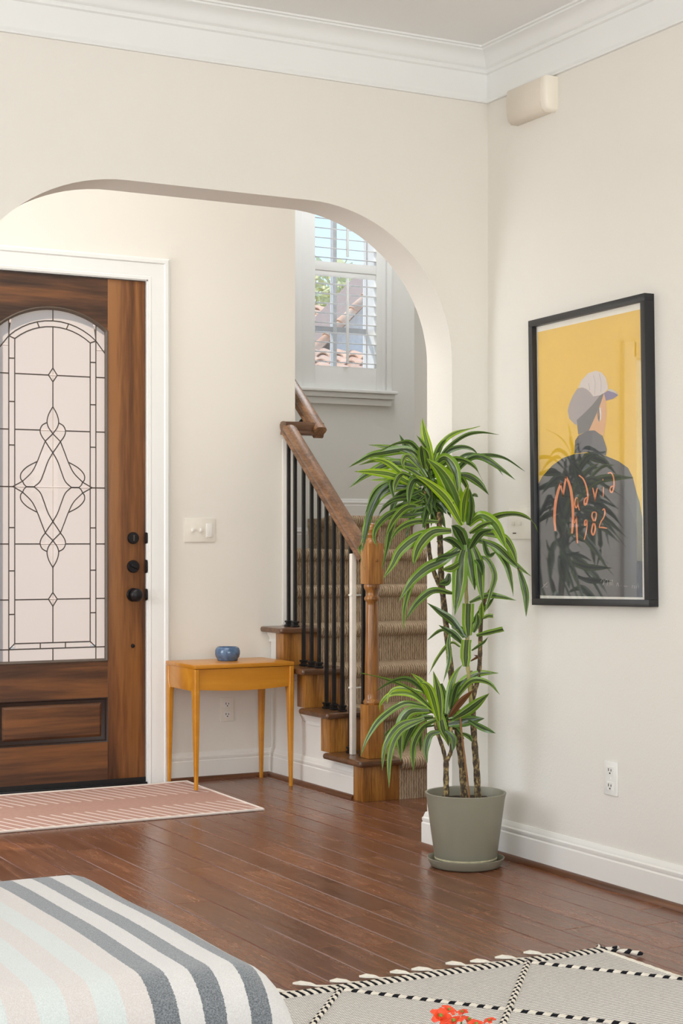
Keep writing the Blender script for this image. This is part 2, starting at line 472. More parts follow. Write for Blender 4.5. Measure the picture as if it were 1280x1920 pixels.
# outer sash
b = MB(); ys = YB+.13
xm = atY(625, 600, ys).x; xs = atY(683, 600, ys).x
b.box(xm-.014, xm+.014, ys-.02, ys+.02, WZ0, WZ1)
obj('muntin', b, plain('sash_grey', (214, 216, 218), .5), win)
obj('sash_stile', MB().box(xs, xs+.05, ys-.02, ys+.02, WZ0, WZ1).box(xs+.06, xs+.14, ys-.035, ys+.03, WZ0, WZ1), SHUT, win)
zr = atY(640, 619, ys).z
b = MB(); b.box(WX0, xs-.001, ys-.016, ys+.016, zr-.015, zr+.015)
obj('sash_rail', b, plain('sash_rail_grey', (196, 198, 202), .5), win)
def thin_glass(name, refl=.6, tint=(1, 1, 1, 1), rough=0.0):
    m = NT(name); t = m.n('ShaderNodeBsdfTransparent'); t.inputs[0].default_value = tint
    g = m.n('ShaderNodeBsdfGlossy'); g.inputs['Roughness'].default_value = rough; g.inputs[0].default_value = (1, 1, 1, 1)
    fr = m.n('ShaderNodeFresnel'); ge = m.n('ShaderNodeNewGeometry'); m.L(m.math('SUBTRACT', 1.5, m.math('MULTIPLY', ge.outputs['Backfacing'], .8333)), fr.inputs['IOR'])
    mx = m.n('ShaderNodeMixShader'); m.L(m.math('MULTIPLY', fr.outputs[0], refl), mx.inputs[0]); m.L(t.outputs[0], mx.inputs[1]); m.L(g.outputs[0], mx.inputs[2])
    m.L(mx.outputs[0], m.out.inputs[0]); return m.m
GLASS = thin_glass('window_glass')
obj('pane', MB().box(WX0, xm-.014, ys-.002, ys+.002, WZ0, WZ1), GLASS, win)
obj('pane', MB().box(xm+.014, xs, ys-.002, ys+.002, WZ0, WZ1), GLASS, win)

# ------------------------------------------------------------------ mouldings
def run_x(b, prof, x0, x1, y, sgn=-1, m0=0, m1=0):
    """profile (depth, z) along X against plane y; m0/m1 mitre signs at each end"""
    R = []
    for x, mm in ((x0, m0), (x1, m1)): R.append([Vector((x + mm*d, y + sgn*d, z)) for d, z in prof])
    b.sweep(R)
def run_y(b, prof, y0, y1, x, sgn=-1, m0=0, m1=0):
    R = []
    for y, mm in ((y0, m0), (y1, m1)): R.append([Vector((x + sgn*d, y + mm*d, z)) for d, z in prof])
    b.sweep(R)
Z0 = 2.844
crown = [(0, Z0), (.012, Z0), (.014, Z0+.006), (.010, Z0+.016), (.010, Z0+.022), (.013, Z0+.028), (.013, Z0+.105), (.020, Z0+.110), (.022, Z0+.118), (.020, Z0+.124),
         (.026, Z0+.128), (.030, Z0+.134), (.034, Z0+.148), (.044, Z0+.163), (.060, Z0+.173), (.073, Z0+.178), (.074, Z0+.184), (.084, Z0+.185), (.085, ZC), (0, ZC)]
b = MB(); run_x(b, crown, XL, XR, YA, -1, 0, -1); struct('trim_1', b, TRIM, 'white crown moulding above the arch', angle=.5)
b = MB(); run_y(b, crown, YK, YA, XR, -1, 0, -1); struct('trim_2', b, TRIM, 'white crown moulding above the poster wall', angle=.5)
BH = .138
base = [(0, 0), (.016, 0), (.016, .095), (.012, .1), (.0145, .106), (.0145, .115), (.010, .120), (.009, .126), (.0065, .132), (.004, BH), (0, BH)]
qr = [(.0, 0), (.034, 0), (.033, .006), (.029, .014), (.023, .0185), (.0165, .020), (0, .020)]
JB = .016
for nm, f in (('baseboard_right', lambda b: run_y(b, base, YK, YA, XR, -1, 0, -1)),
              ('baseboard_middle', lambda b: (run_x(b, base, AX1, XR, YA, -1, -1, -1), run_y(b, base, YA, YA2, AX1, -1, -1, 1), run_x(b, base, AX1, XR+.3, YA2, 1, -1, 0),
                                              run_x(b, base, XL, AX0, YA, -1, 0, 1), run_y(b, base, YA, YA2, AX0, 1, -1, 1))),
              ('baseboard_far', lambda b: (run_x(b, base, 3.117, 3.68, YD, -1, 0, -1), run_x(b, base, -.5, DX0-.11, YD, -1))),
              ('baseboard_stair', lambda b: run_y(b, base, 6.68, YD, 3.68, -1, 0, -1))):
    b = MB(); f(b); struct(nm, b, BASEB, angle=.5)
b = MB(); run_y(b, qr, YK, YA, XR, -1, 0, -1); struct('trim_3', b, SHOE, 'stained quarter-round along the poster wall')
b = MB(); run_x(b, qr, AX1, XR, YA, -1, -1, -1); run_y(b, qr, YA, YA2, AX1, -1, -1, 1); struct('trim_4', b, SHOE, 'stained quarter-round around the arch pier')
b = MB(); run_x(b, qr, 3.117, 3.68, YD, -1, 0, -1); struct('trim_5', b, SHOEX, 'stained quarter-round under the entry wall')
b = MB(); run_y(b, qr, 6.68, YD, 3.68, -1, 0, -1); struct('trim_6', b, SHOE, 'stained quarter-round beside the stairs')
struct('trim_11', MB().box(3.745, XWE-.004, YD-.007, YD, .756, 1.70, .003), BASEB, 'white strip on the wall end behind the first balusters')
# landing baseboards
b = MB(); run_x(b, [(d, z*1.02+1.316) for d, z in base], 4.98, 6.2, YB); struct('baseboard_landing_upper', b, SHUT, angle=.5)
b = MB(); run_x(b, [(d, z*1.02+1.128) for d, z in base], XWE, 4.99, YB); struct('baseboard_landing_lower', b, SHUT, angle=.5)
struct('trim_7', MB().box(4.965, 4.995, YB-.02, YB, 1.128, 1.44), SHUT)

# door casing
def casing_prof(w): return [(0, 0), (0, .012), (.012, .016), (.016, .014), (.030, .017), (.060, .020), (.078, .022), (.083, .028), (w-.01, .030), (w, .024), (w, 0)]
CW = .107
b = MB()
pr_ = casing_prof(CW)
def cas_ring(x, z, dx, dz): return [Vector((x + dx*w, YD - t, z + dz*w)) for w, t in pr_]
b.sweep([cas_ring(DX1+.004, 0, 1, 0), cas_ring(DX1+.004, DZT+.004, 1, 1), cas_ring(DX0-.004, DZT+.004, -1, 1), cas_ring(DX0-.004, 0, -1, 0)])
struct('trim_8', b, TRIM, 'white moulded casing around the front door', angle=.5)
b = MB(); b.box(DX1-.001, DX1+.012, YD-.004, YD+.14, 0, DZT+.012); b.box(DX0-.012, DX0+.001, YD-.004, YD+.14, 0, DZT+.012)
b.box(DX0-.012, DX1+.012, YD-.004, YD+.14, DZT-.001, DZT+.012); b.box(DX1-.02, DX1, YD+.058, YD+.14, 0, DZT); b.box(DX0, DX0+.02, YD+.058, YD+.14, 0, DZT)
struct('trim_9', b, TRIM, 'white door jamb')

# ------------------------------------------------------------------ front door
DF = YD + .008                                  # door front face
door = bpy.data.objects.new('door_1', None); COL.objects.link(door); door.location = (2.541, DF, 0)
door['kind'] = 'structure'; door['label'] = 'dark mahogany front door with arched leaded glass'
LX0, LX1, LZ0, LZ1 = DX0+.003, DX1-.004, .032, DZT-.004
GX0, GX1, GZ0, GSP, GAP = 2.270, 2.813, .604, 2.192, 2.290
b = MB(); b.box(GX1, LX1, DF, DF+.045, LZ0, LZ1, .002); obj('stile', b, DOORW, door)
b = MB(); b.box(LX0, GX0, DF, DF+.045, LZ0, LZ1, .002); obj('stile', b, DOORW, door)
# top rail with arched lower edge
gc = (GX0+GX1)/2; hw = (GX1-GX0)/2; sag = GAP-GSP; RR = (hw*hw + sag*sag)/(2*sag); zc_ = GAP-RR
def arc(n, r=RR, w=hw, zc=zc_): 
    a0 = math.asin(w/r); return [(gc + r*math.sin(-a0 + 2*a0*i/n), zc + r*math.cos(-a0+2*a0*i/n)) for i in range(n+1)]
b = MB(); A = arc(20)
for y in (DF, DF+.045): pass
n = len(A)
lo = [[b.vert((x, y, z)) for x, z in A] for y in (DF, DF+.045)]
hi = [[b.vert((x, y, LZ1)) for x, z in A] for y in (DF, DF+.045)]
for i in range(n-1):
    b.face((lo[0][i], lo[0][i+1], hi[0][i+1], hi[0][i])); b.face((lo[1][i], hi[1][i], hi[1][i+1], lo[1][i+1]))
    b.face((lo[0][i], lo[1][i], lo[1][i+1], lo[0][i+1])); b.face((hi[0][i], hi[0][i+1], hi[1][i+1], hi[1][i]))
obj('top_rail', b, DOORWX, door)
PZ0, PZ1 = .215, .430
b = MB(); b.box(GX0, GX1, DF+.0005, DF+.045, PZ1, GZ0); obj('lock_rail', b, DOORWX, door)
b = MB(); b.box(GX0, GX1, DF+.0005, DF+.045, LZ0, PZ0); obj('bottom_rail', b, DOORWX, door)
# recessed lower panel with moulding
b = MB()
def rect_ring(x0, x1, z0, z1, y): return [Vector((x0, y, z0)), Vector((x1, y, z0)), Vector((x1, y, z1)), Vector((x0, y, z1))]
steps = [(0, .0), (.006, .002), (.010, .012), (.020, .014), (.026, .016)]
rings = [rect_ring(GX0+i, GX1-i, PZ0+i, PZ1-i, DF+d) for i, d in steps]
b.sweep(rings, caps=False); obj('panel_moulding', b, DOORDK, door)
b = MB(); i0 = .026
b.sweep([rect_ring(GX0+i0, GX1-i0, PZ0+i0, PZ1-i0, DF+.016), rect_ring(GX0+i0+.012, GX1-i0-.012, PZ0+i0+.012, PZ1-i0-.012, DF+.008)], caps=False)
r0 = rect_ring(GX0+i0+.012, GX1-i0-.012, PZ0+i0+.012, PZ1-i0-.012, DF+.008); b.face([b.vert(p) for p in r0])
obj('raised_panel', b, DOORWX, door)
# glazing bead
def outline(ins, n=20):
    r = RR - ins; w = hw - ins; P = [(gc-w, GZ0+ins), (gc+w, GZ0+ins)]
    a0 = math.asin(w/r)
    P += [(gc + r*math.sin(a0 - 2*a0*i/n), zc_ + r*math.cos(a0-2*a0*i/n)) for i in range(n+1)]
    return P
b = MB(); b.sweep([[Vector((x, DF+y, z)) for x, z in outline(i)] for i, y in ((-.002, -.002), (.003, -.006), (.008, -.003), (.012, .006), (.014, .012))], caps=False)
obj('glazing_bead', b, plain('bead_grey_brown', (92, 80, 70), .35), door)
GY = DF + .012
# glass panes
m = NT('leaded_glass_frosted'); v = m.coords()
tr = m.n('ShaderNodeBsdfTranslucent'); tr.inputs[0].default_value = lin((232, 212, 196))
gl = m.n('ShaderNodeBsdfGlossy'); gl.inputs['Roughness'].default_value = .25; gl.inputs[0].default_value = (.9, .88, .86, 1)
bp = m.n('ShaderNodeBump'); bp.inputs['Strength'].default_value = .35; bp.inputs['Distance'].default_value = .003
m.L(m.noise(v, 90, 3), bp.inputs['Height']); m.L(bp.outputs[0], gl.inputs['Normal'])
mx = m.n('ShaderNodeMixShader'); mx.inputs[0].default_value = .08; m.L(tr.outputs[0], mx.inputs[1]); m.L(gl.outputs[0], mx.inputs[2])
m.L(mx.outputs[0], m.out.inputs[0]); FROST = m.m
BEVEL = thin_glass('leaded_glass_bevelled', .5, (1, .99, .985, 1), 0.0)
def GX(u): return gc + (u/313.0)*.213          # ornament units (313 = outer side came)
zt = {}
zk = [(385, 2.289), (410, 2.274), (485, 2.226), (530, 2.198), (618, 2.143), (637, 2.131), (785, 2.039), (840, 2.002), (893, 1.968), (1308, 1.706), (1733, 1.437)]
def GZ(v):
    if v > 1733: return 2*1.437 - GZ(3466-v)
    for (a, za), (c_, zb_) in zip(zk, zk[1:]):
        if v <= c_: return za + (zb_-za)*(v-a)/(c_-a)
    return 1.437
UI, UO, UE = 273, 315, 398
zin_b, zout_b = GZ(3466-640) , GZ(3466-594)   # bottom strip lines
zin_b, zout_b = .700, .673
rows = [(2.226, 1.968), (1.968, 1.706), (1.706, 1.437), (1.437, 1.168), (1.168, .906), (.906, zin_b)]
def pane(poly, y=GY, mat=FROST, name='pane', rim=.004, lift=.003):
    """single sheet of glass with a bevelled rim"""
    b = MB(); n = len(poly); c = Vector((sum(p[0] for p in poly)/n, sum(p[1] for p in poly)/n))
    o = [b.vert((x, y, z)) for x, z in poly]
    inn = []
    for x, z in poly:
        d = c - Vector((x, z)); k = min(.4, rim/max(d.length, 1e-5)); inn.append(b.vert((x + d.x*k, y-lift, z + d.y*k)))
    for i in range(n): b.face((o[i], o[(i+1) % n], inn[(i+1) % n], inn[i]))
    b.face(inn)
    return obj(name, b, mat, door, smooth=False)
RI, RO = None, None
def arcline(u0, vside, vap, n=12):
    """came arch: from -u0 to u0, side height vside, apex vap"""
    x = GX(u0)-gc; z1, z0 = GZ(vap), GZ(vside); s_ = z1-z0; r = (x*x+s_*s_)/(2*s_); a0 = math.asin(min(1, x/r))
    return [(gc + r*math.sin(-a0+2*a0*i/n), z1 - r + r*math.cos(-a0+2*a0*i/n)) for i in range(n+1)]
AI, AO = arcline(UI, 637, 530), arcline(UO, 618, 485)
gx = [GX(-UI), gc, GX(UI)]
for ri, (z1, z0) in enumerate(rows):
    for s_ in (0, 1):
        x0, x1 = gx[s_], gx[s_+1]
        if ri == 0:
            half = AI[:7] if s_ == 0 else AI[6:]
            pane([(x0, z0), (x1, z0)] + half[::-1])
        else: pane([(x0, z0), (x1, z0), (x1, z1), (x0, z1)])
# arch ring panes
cut = [0, 4, 8, 12]
for a, c_ in zip(cut, cut[1:]): pane(AI[a:c_+1] + AO[a:c_+1][::-1])
# outer top panes
TOP = [(x, z) for x, z in outline(.012, 24)[2:]][::-1]
TOP.sort(key=lambda p: p[0])
pane(AO[:7] + [p for p in TOP if GX(-UO) <= p[0] <= gc+1e-6][::-1])
pane(AO[6:] + [p for p in TOP if gc-1e-6 <= p[0] <= GX(UO)][::-1])
# side strips and edge columns
for sg in (-1, 1):
    xi, xo, xe = GX(sg*UI), GX(sg*UO), gc + sg*(hw-.012)
    zs = [GZ(628), GZ(785), GZ(1108), GZ(1432), GZ(1733), GZ(2034), GZ(2358), GZ(2681), zin_b]
    zs = [2.14, 2.039, 1.836, 1.632, 1.437, 1.245, 1.042, .838, .686]
    for z1, z0 in zip(zs, zs[1:]): pane([(xi, z0), (xo, z0), (xo, z1), (xi, z1)])
    ze = [2.10, 1.968, 1.706, 1.437, 1.168, .906, .673, GZ0+.012]
    for z1, z0 in zip(ze, ze[1:]): pane([(xo, z0), (xe, z0), (xe, z1), (xo, z1)])
    pane([(xo, 2.10), (xe, 2.10), (xe, 2.19), (xo, 2.228)])
for i in range(3):
    x0 = GX(-UI + 2*UI*i/3); x1 = GX(-UI+2*UI*(i+1)/3); pane([(x0, zout_b), (x1, zout_b), (x1, zin_b), (x0, zin_b)])
pane([(GX(-UO), GZ0+.012), (gc, GZ0+.012), (gc, zout_b), (GX(-UO), zout_b)]); pane([(gc, GZ0+.012), (GX(UO), GZ0+.012), (GX(UO), zout_b), (gc, zout_b)])
# ornament
def crv(pts, n=5):
    """Catmull-Rom through pts"""
    P = [Vector(p) for p in pts]; P = [P[0]*2-P[1]] + P + [P[-1]*2-P[-2]]; out = []
    for i in range(1, len(P)-2):
        for k in range(n):
            t = k/n; a, b_, c_, d = P[i-1], P[i], P[i+1], P[i+2]
            out.append(.5*((2*b_) + (c_-a)*t + (2*a-5*b_+4*c_-d)*t*t + (3*b_-a-3*c_+d)*t**3))
    out.append(P[-2]); return out
q = lambda L: [(x-405, y) for x, y in L]
tear = q([(405, 1130), (434, 1185), (447, 1240), (437, 1285), (405, 1333)])
lobe = q([(447, 1250), (482, 1272), (497, 1312), (486, 1352), (460, 1390)])
crossA = q([(460, 1390), (405, 1333)]); crossB = q([(460, 1390), (434, 1432), (405, 1475)])
outer = q([(460, 1390), (490, 1470), (520, 1550), (558, 1625), (622, 1692)])
tip = q([(622, 1692), (695, 1735)])
inner = q([(405, 1475), (440, 1540), (468, 1620), (496, 1690), (540, 1733)])
slobe = q([(522, 1545), (590, 1585), (632, 1632), (636, 1672), (622, 1692)])
slobe2 = q([(622, 1692), (612, 1715), (595, 1733)])
barl = q([(540, 1733), (595, 1733)])
def W(p, sx, up): return (GX(sx*p[0]), GZ(p[1]) if up else 2*1.437-GZ(p[1]))
bc = MB()
def came(line, r=.0028, smooth_=True):
    pts = crv([(p[0], p[1], 0) for p in line]) if smooth_ and len(line) > 2 else [Vector((p[0], p[1], 0)) for p in line]
    return pts
def came_w(mb, pts2, r=.0027): mb.tube([(x, GY-.004, z) for x, z in pts2], r, 6)
cm = lambda line: [(p.x, p.y) for p in came(line)]
for up in (True, False):
    for sx in (-1, 1):
        for L_ in (tear, lobe, crossA, crossB, outer, tip, inner, slobe, slobe2, barl):
            b = MB(); came_w(b, [W(p, sx, up) for p in cm(L_)]); obj('ornament_came', b, LEAD, door)
        Y2 = GY-.0015
        pane([W(p, sx, up) for p in cm(lobe) + crossA[1:] + cm(tear)[::-1][:9]], Y2, BEVEL, 'bevelled_pane', .006)
        pane([W(p, sx, up) for p in cm(outer) + cm(slobe2)[1:] + barl[::-1][1:] + cm(inner)[::-1][1:] + crossB[::-1][1:-1]], Y2, BEVEL, 'bevelled_pane', .006)
        io = [p for p in cm(outer) if p[1] >= 1545]
        pane([W(p, sx, up) for p in cm(slobe) + io[::-1][1:]], Y2, BEVEL, 'bevelled_pane', .006)
    T = cm(tear); pane([W(p, 1, up) for p in T] + [W(p, -1, up) for p in T[::-1][1:-1]], GY-.0015, BEVEL, 'bevelled_pane', .006)
    D_ = [(0, 1333), (55, 1390), (0, 1475), (-55, 1390)]; pane([W(p, 1, up) for p in D_], GY-.0015, BEVEL, 'bevelled_pane', .006)
    D2 = [(0, 840), (32, 893), (0, 943), (-32, 893)]; pane([W(p, 1, up) for p in D2], GY-.0015, BEVEL, 'bevelled_pane', .004)
    for i in range(4):
        b = MB(); came_w(b, [W(D2[i], 1, up), W(D2[(i+1) % 4], 1, up)]); obj('ornament_came', b, LEAD, door)
for sx in (-1, 1):
    P_ = [W(p, sx, True) for p in [barl[1]] + slobe2[::-1][1:] + tip[1:]] + [W(p, sx, False) for p in slobe2[:-1]]
    pane(P_, GY-.0015, BEVEL, 'bevelled_pane', .006)
I_ = cm(inner); pane([W(p, 1, True) for p in I_] + [W(p, 1, False) for p in I_[::-1][1:]] + [W(p, -1, False) for p in I_[1:]] + [W(p, -1, True) for p in I_[::-1][1:-1]], GY-.0015, BEVEL, 'bevelled_pane', .008)
def came_line(pts, name='came'):
    b = MB(); came_w(b, pts); obj(name, b, LEAD, door)
for sg in (-1, 1):
    came_line([(GX(sg*UI), zin_b), (GX(sg*UI), 2.131)]); came_line([(GX(sg*UO), GZ0+.01), (GX(sg*UO), 2.235)])
    for z in (2.039, 1.836, 1.632, 1.245, 1.042, .838): came_line([(GX(sg*UI), z), (GX(sg*UO), z)])
    for z in (1.968, 1.706, 1.437, 1.168, .906, zout_b): came_line([(GX(sg*UO), z), (gc+sg*(hw-.010), z)])
    came_line([(GX(sg*UI), 2.131), (GX(sg*UO), 2.143)]); came_line([(GX(sg*UO), 2.143), (gc+sg*(hw-.010), 2.083)])
    came_line([(GX(sg*UI), zin_b), (GX(sg*UO), zout_b)])
    came_line([(GX(sg*32), 1.968), (GX(sg*UI), 1.968)]); came_line([(GX(sg*32), .906), (GX(sg*UI), .906)])
    came_line([(GX(sg*92), 1.706), (GX(sg*UI), 1.706)]); came_line([(GX(sg*92), 1.168), (GX(sg*UI), 1.168)])
    came_line([(GX(sg*290), 1.437), (GX(sg*UO), 1.437)])
    came_line([AO[6+sg*2], AI[6+sg*2]]); came_line([(GX(sg*UI/3), zout_b), (GX(sg*UI/3), zin_b)])
came_line(AI); came_line(AO)
for a, c_ in ((2.278, 2.226), (2.198, 2.002), (1.935, GZ(1130)), (2*1.437-GZ(1130), 2*1.437-1.935), (.872, zin_b), (zout_b, GZ0+.01)): came_line([(gc, a), (gc, c_)])
came_line([(GX(-UI), zin_b), (GX(UI), zin_b)]); came_line([(GX(-UO), zout_b), (GX(UO), zout_b)])
# hardware
KX = 2.942
def rose(z, r, dep):
    return MB().lathe([(0.0, 0), (r, 0), (r, dep*.5), (r*.88, dep), (0.001, dep)], (KX, DF, z), 28, '-y')
d1 = obj('deadbolt', rose(1.196, .029, .014), BLACKM, door); obj('keyhole', MB().box(KX-.004, KX+.004, DF-.018, DF-.013, 1.181, 1.211, .001), SLOT, d1)
d2 = obj('deadbolt', rose(1.058, .031, .016), BLACKM, door)
b = MB(); b.box(-.020, .020, -.034, -.014, -.006, .006, .004); 
for v in b.v: v.rotate(Matrix.Rotation(.45, 3, 'Y'))
for v in b.v: v += Vector((KX, DF, 1.058))
obj('thumb_turn', b, BLACKM, d2)
k1 = obj('door_knob_rose', rose(.921, .033, .010), BLACKM, door)
obj('door_knob', MB().lathe([(.012, .008), (.011, .026), (.022, .034), (.031, .046), (.032, .054), (.026, .064), (.012, .069), (.001, .070)], (KX, DF, .921), 28, '-y'), BLACKM, k1)
obj('hole_cap', MB().lathe([(0.001, 0), (.0105, 0), (.009, .005), (0.001, .006)], (KX, DF, .673), 16, '-y'), BLACKM, door)
for z, h_, p in ((1.196, .055, .006), (1.058, .065, .016), (.921, .058, .013)):
    b = MB(); b.box(LX1-.002, DX1+.006, DF-.012, DF+.02, z-h_/2, z+h_/2, .002); b.box(DX1, DX1+.004+p, DF-.014, DF-.006, z-h_*.35, z+h_*.35, .003)
    obj('strike_plate', b, BLACKM, door)
b = MB(); b.box(DX0, DX1, DF+.0, DF+.05, 0.0, .034); b.box(DX0-.0, DX1, DF-.022, DF+.12, -.002, .012, .004)
obj('threshold', b, plain('threshold_black', (22, 22, 23), .4), door)

# tall sidelight in the entry wall, left of the picture
sw_ = bpy.data.objects.new('window_2', None); COL.objects.link(sw_); sw_.location = (.805, YD, SZ0); sw_['kind'] = 'structure'
b = MB()
for x0, x1, z0, z1 in ((SX0-.07, SX0+.02, SZ0-.07, SZ1+.07), (SX1-.02, SX1+.07, SZ0-.07, SZ1+.07), (SX0, SX1, SZ0-.07, SZ0+.02), (SX0, SX1, SZ1-.02, SZ1+.07)): b.box(x0, x1, YD-.02, YD+.1, z0, z1, .004)
obj('window_frame', b, TRIM, sw_); obj('pane', MB().box(SX0, SX1, YD+.06, YD+.064, SZ0, SZ1), GLASS, sw_)

# ------------------------------------------------------------------ staircase
RZ = .188
RY = [6.585, 6.905, 7.155, 7.39, 7.65, 7.91, 8.17]
SX, XC = 3.655, 3.845            # wood left face, carpet start
stair = thing('staircase', 'oak-ended staircase with tan ribbed carpet rising behind the railing', 'staircase', (4.25, 6.6, 0))
def ny(i): return RY[i]
for i in range(4):
    y0 = RY[i]; y1 = RY[i+1]; z = RZ*(i+1)
    b = MB(); b.box(SX, XC+.004, y0, y0+.09, z-RZ, z-.026, .003); obj('riser_block', b, OAK, stair)
    # tread end with rounded nosing on two sides
    ye = y1 + .004 if i < 3 else YD-.003
    x0, x1, yf = SX-.032, XC+.006, y0-.032
    zt_, t = z, .028
    b = MB()
    prof = [(0, 0), (.010, .003), (.014, .014), (.010, .025), (0, .028)]
    # front nosing and body
    b.box(x0+.012, x1, yf+.012, ye, z-.028, z)
    R1 = [[Vector((x, yf+.012-d, z-.028+h_)) for d, h_ in prof] for x in (x0+.012, x1)]
    b.sweep(R1)
    R2 = [[Vector((x0+.012-d, y, z-.028+h_)) for d, h_ in prof] for y in (yf+.012, ye)]
    b.sweep(R2)
    R3 = []
    for k in range(5):
        a = PI/2*k/4
        R3.append([Vector((x0+.012-d*math.cos(a), yf+.012-d*math.sin(a), z-.028+h_)) for d, h_ in prof])
    b.sweep(R3)
    obj('tread', b, OAKX, stair)
# white stringer side under the treads
b = MB(); poly = [(6.67, 0)]
for i in range(4):
    poly += [(RY[i]+.09 if i == 0 else RY[i]+.05, RZ*(i+1)-.028)]
    nx = RY[i+1]+.05 if i < 3 else YD
    poly += [(nx, RZ*(i+1)-.028)]
poly = [(6.67, 0), (6.67, RZ-.028), (RY[1]+.05, RZ-.028), (RY[1]+.05, 2*RZ-.028), (RY[2]+.05, 2*RZ-.028), (RY[2]+.05, 3*RZ-.028), (RY[3]+.05, 3*RZ-.028), (RY[3]+.05, 4*RZ-.028), (YD-.003, 4*RZ-.028), (YD-.003, 0)]
b.prism(poly, 'x', 3.68, 3.72); obj('stringer', b, BASEB, stair)
for i in (1, 2, 3):
    z = RZ*(i+1); y0 = RY[i]+.088; y1 = (RY[i+1]+.15 if i < 3 else YD-.003)
    y1 = min(y1, YD-.003)
    prof = [(0, z-.028), (.022, z-.028), (.020, z-.040), (.012, z-.052), (.007, z-.066), (0, z-.070)]
    b = MB(); run_y(b, prof, y0, min(y1, RY[i]+.32, YD-.003), 3.68); obj('cove_trim', b, BASEB, stair, angle=.5)
    b = MB(); b.box(3.668, 3.68, y0, y0+.035, z-RZ+.004, z-.06); b.box(3.668, 3.68, y0+.035, min(y0+.18, YD-.003), z-.078, z-.066)
    obj('panel_strip', b, BASEB, stair)
# carpeted steps
def carpet_step(poly_x0, x1, i, depth_back, left=None):
    y0 = RY[i]; z = RZ*(i+1)+.008; zl = RZ*i
    cs = [(y0+.02, zl), (y0-.002, zl), (y0-.002, z-.062), (y0-.020, z-.058), (y0-.034, z-.044), (y0-.038, z-.026), (y0-.034, z-.010), (y0-.020, z-.001), (y0, z), (depth_back, z), (depth_back, z-.05), (y0+.02, z-.09)]
    b = MB(); n = 1
    b.prism(cs, 'x', poly_x0, x1); return b
for i in range(7):
    x0 = XC if i < 4 else XWE+.001
    yb = RY[i+1]+.02 if i < 6 else YB-.003
    if i == 4: x0 = XWE+.001
    if i == 6:
        b = carpet_step(4.35, XS-.001, 6, 8.24)
        b.prism([(4.38, 8.2), (XS-.001, 8.2), (XS-.001, YB-.003), (4.965, YB-.003)], 'z', RZ*6+.002, RZ*7+.0075)
        # landing extends to the right past the flight wall, left edge turns on the diagonal
        b.prism([(XS-.002, 8.172), (6.19, 8.172), (6.19, YB-.003), (XS-.002, YB-.003)], 'z', RZ*7-.09, RZ*7+.008)
        z = RZ*7+.008
        pr2 = [(0, z-RZ-.01), (0, z-.062), (.018, z-.058), (.032, z-.044), (.036, z-.026), (.032, z-.010), (.018, z-.001), (-.03, z), (-.03, z-.09)]
        p0, p1 = Vector((4.35, 8.17, 0)), Vector((4.95, YB-.03, 0)); nrm = Vector((-(p1-p0).y, (p1-p0).x, 0)).normalized()
        b.sweep([[p + nrm*d + Vector((0, 0, h_)) for d, h_ in pr2] for p in (p0, p1)])
    elif i == 5:
        b = carpet_step(x0, XS-.001, 5, YB-.003)
    else: b = carpet_step(x0, XS-.001, i, yb)
    obj('carpet_step', b, CARPET, stair, angle=.9)
b = MB(); sk = []
for i in range(7): sk += [(RY[i], RZ*i+.1), (RY[i], RZ*(i+1)+.12)]
b.prism([(6.5, 0), (6.5, .2)] + [(6.7, .33), (8.16, 1.45), (8.16, 1.2), (6.9, 0)], 'x', XS-.016, XS-.0005); struct('trim_10', b, SHUT, 'white skirt board on the right of the stairs')

# ------------------------------------------------------------------ balustrade
rail = thing('stair_railing', 'oak handrail on black iron balusters with turned newel post', 'railing', (3.735, 7.0, RZ))
RXB = 3.735
def rail_z(y): return 1.170 + .79*(y - 6.774)
def rail_ring(c, t, up=Vector((0, 0, 1))):
    t = t.normalized(); s_ = t.cross(up).normalized(); u = s_.cross(t).normalized()
    prof = [(-.026, -.034), (.026, -.034), (.030, -.026), (.024, -.012), (.033, .004), (.034, .018), (.026, .030), (.010, .034), (-.010, .034), (-.026, .030), (-.034, .018), (-.033, .004), (-.024, -.012), (-.030, -.026)]
    return [c + s_*a + u*b_ for a, b_ in prof]
ye = 7.50
p0 = Vector((RXB, 6.70, rail_z(6.70))); p1 = Vector((RXB, ye, rail_z(ye)))
b = MB(); n_ = 12
b.sweep([rail_ring(p0.lerp(p1, k/n_), p1-p0) for k in range(n_+1)])
hr = obj('handrail', b, OAKY, rail, angle=.6)
zj = rail_z(ye)+.006
b = MB(); q0, q1 = Vector((RXB-.028, ye+.006, zj)), Vector((3.925, ye+.006, zj))
b.sweep([rail_ring(q0.lerp(q1, k/4), q1-q0) for k in range(5)]); obj('handrail_return', b, OAKX, rail, angle=.6)
b = MB(); q0, q1 = Vector((3.898, ye-.03, zj-.02)), Vector((3.898, 8.35, zj-.02+.80*.88))
b.sweep([rail_ring(q0.lerp(q1, k/8), q1-q0) for k in range(9)]); obj('handrail_upper', b, OAKY, rail, angle=.6)
b = MB(); b.tube([(3.82, 7.66, zj+.03), (3.86, 7.66, zj+.02), (3.898, 7.66, zj+.06)], .009, 8); obj('rail_bracket', b, IRON, rail)
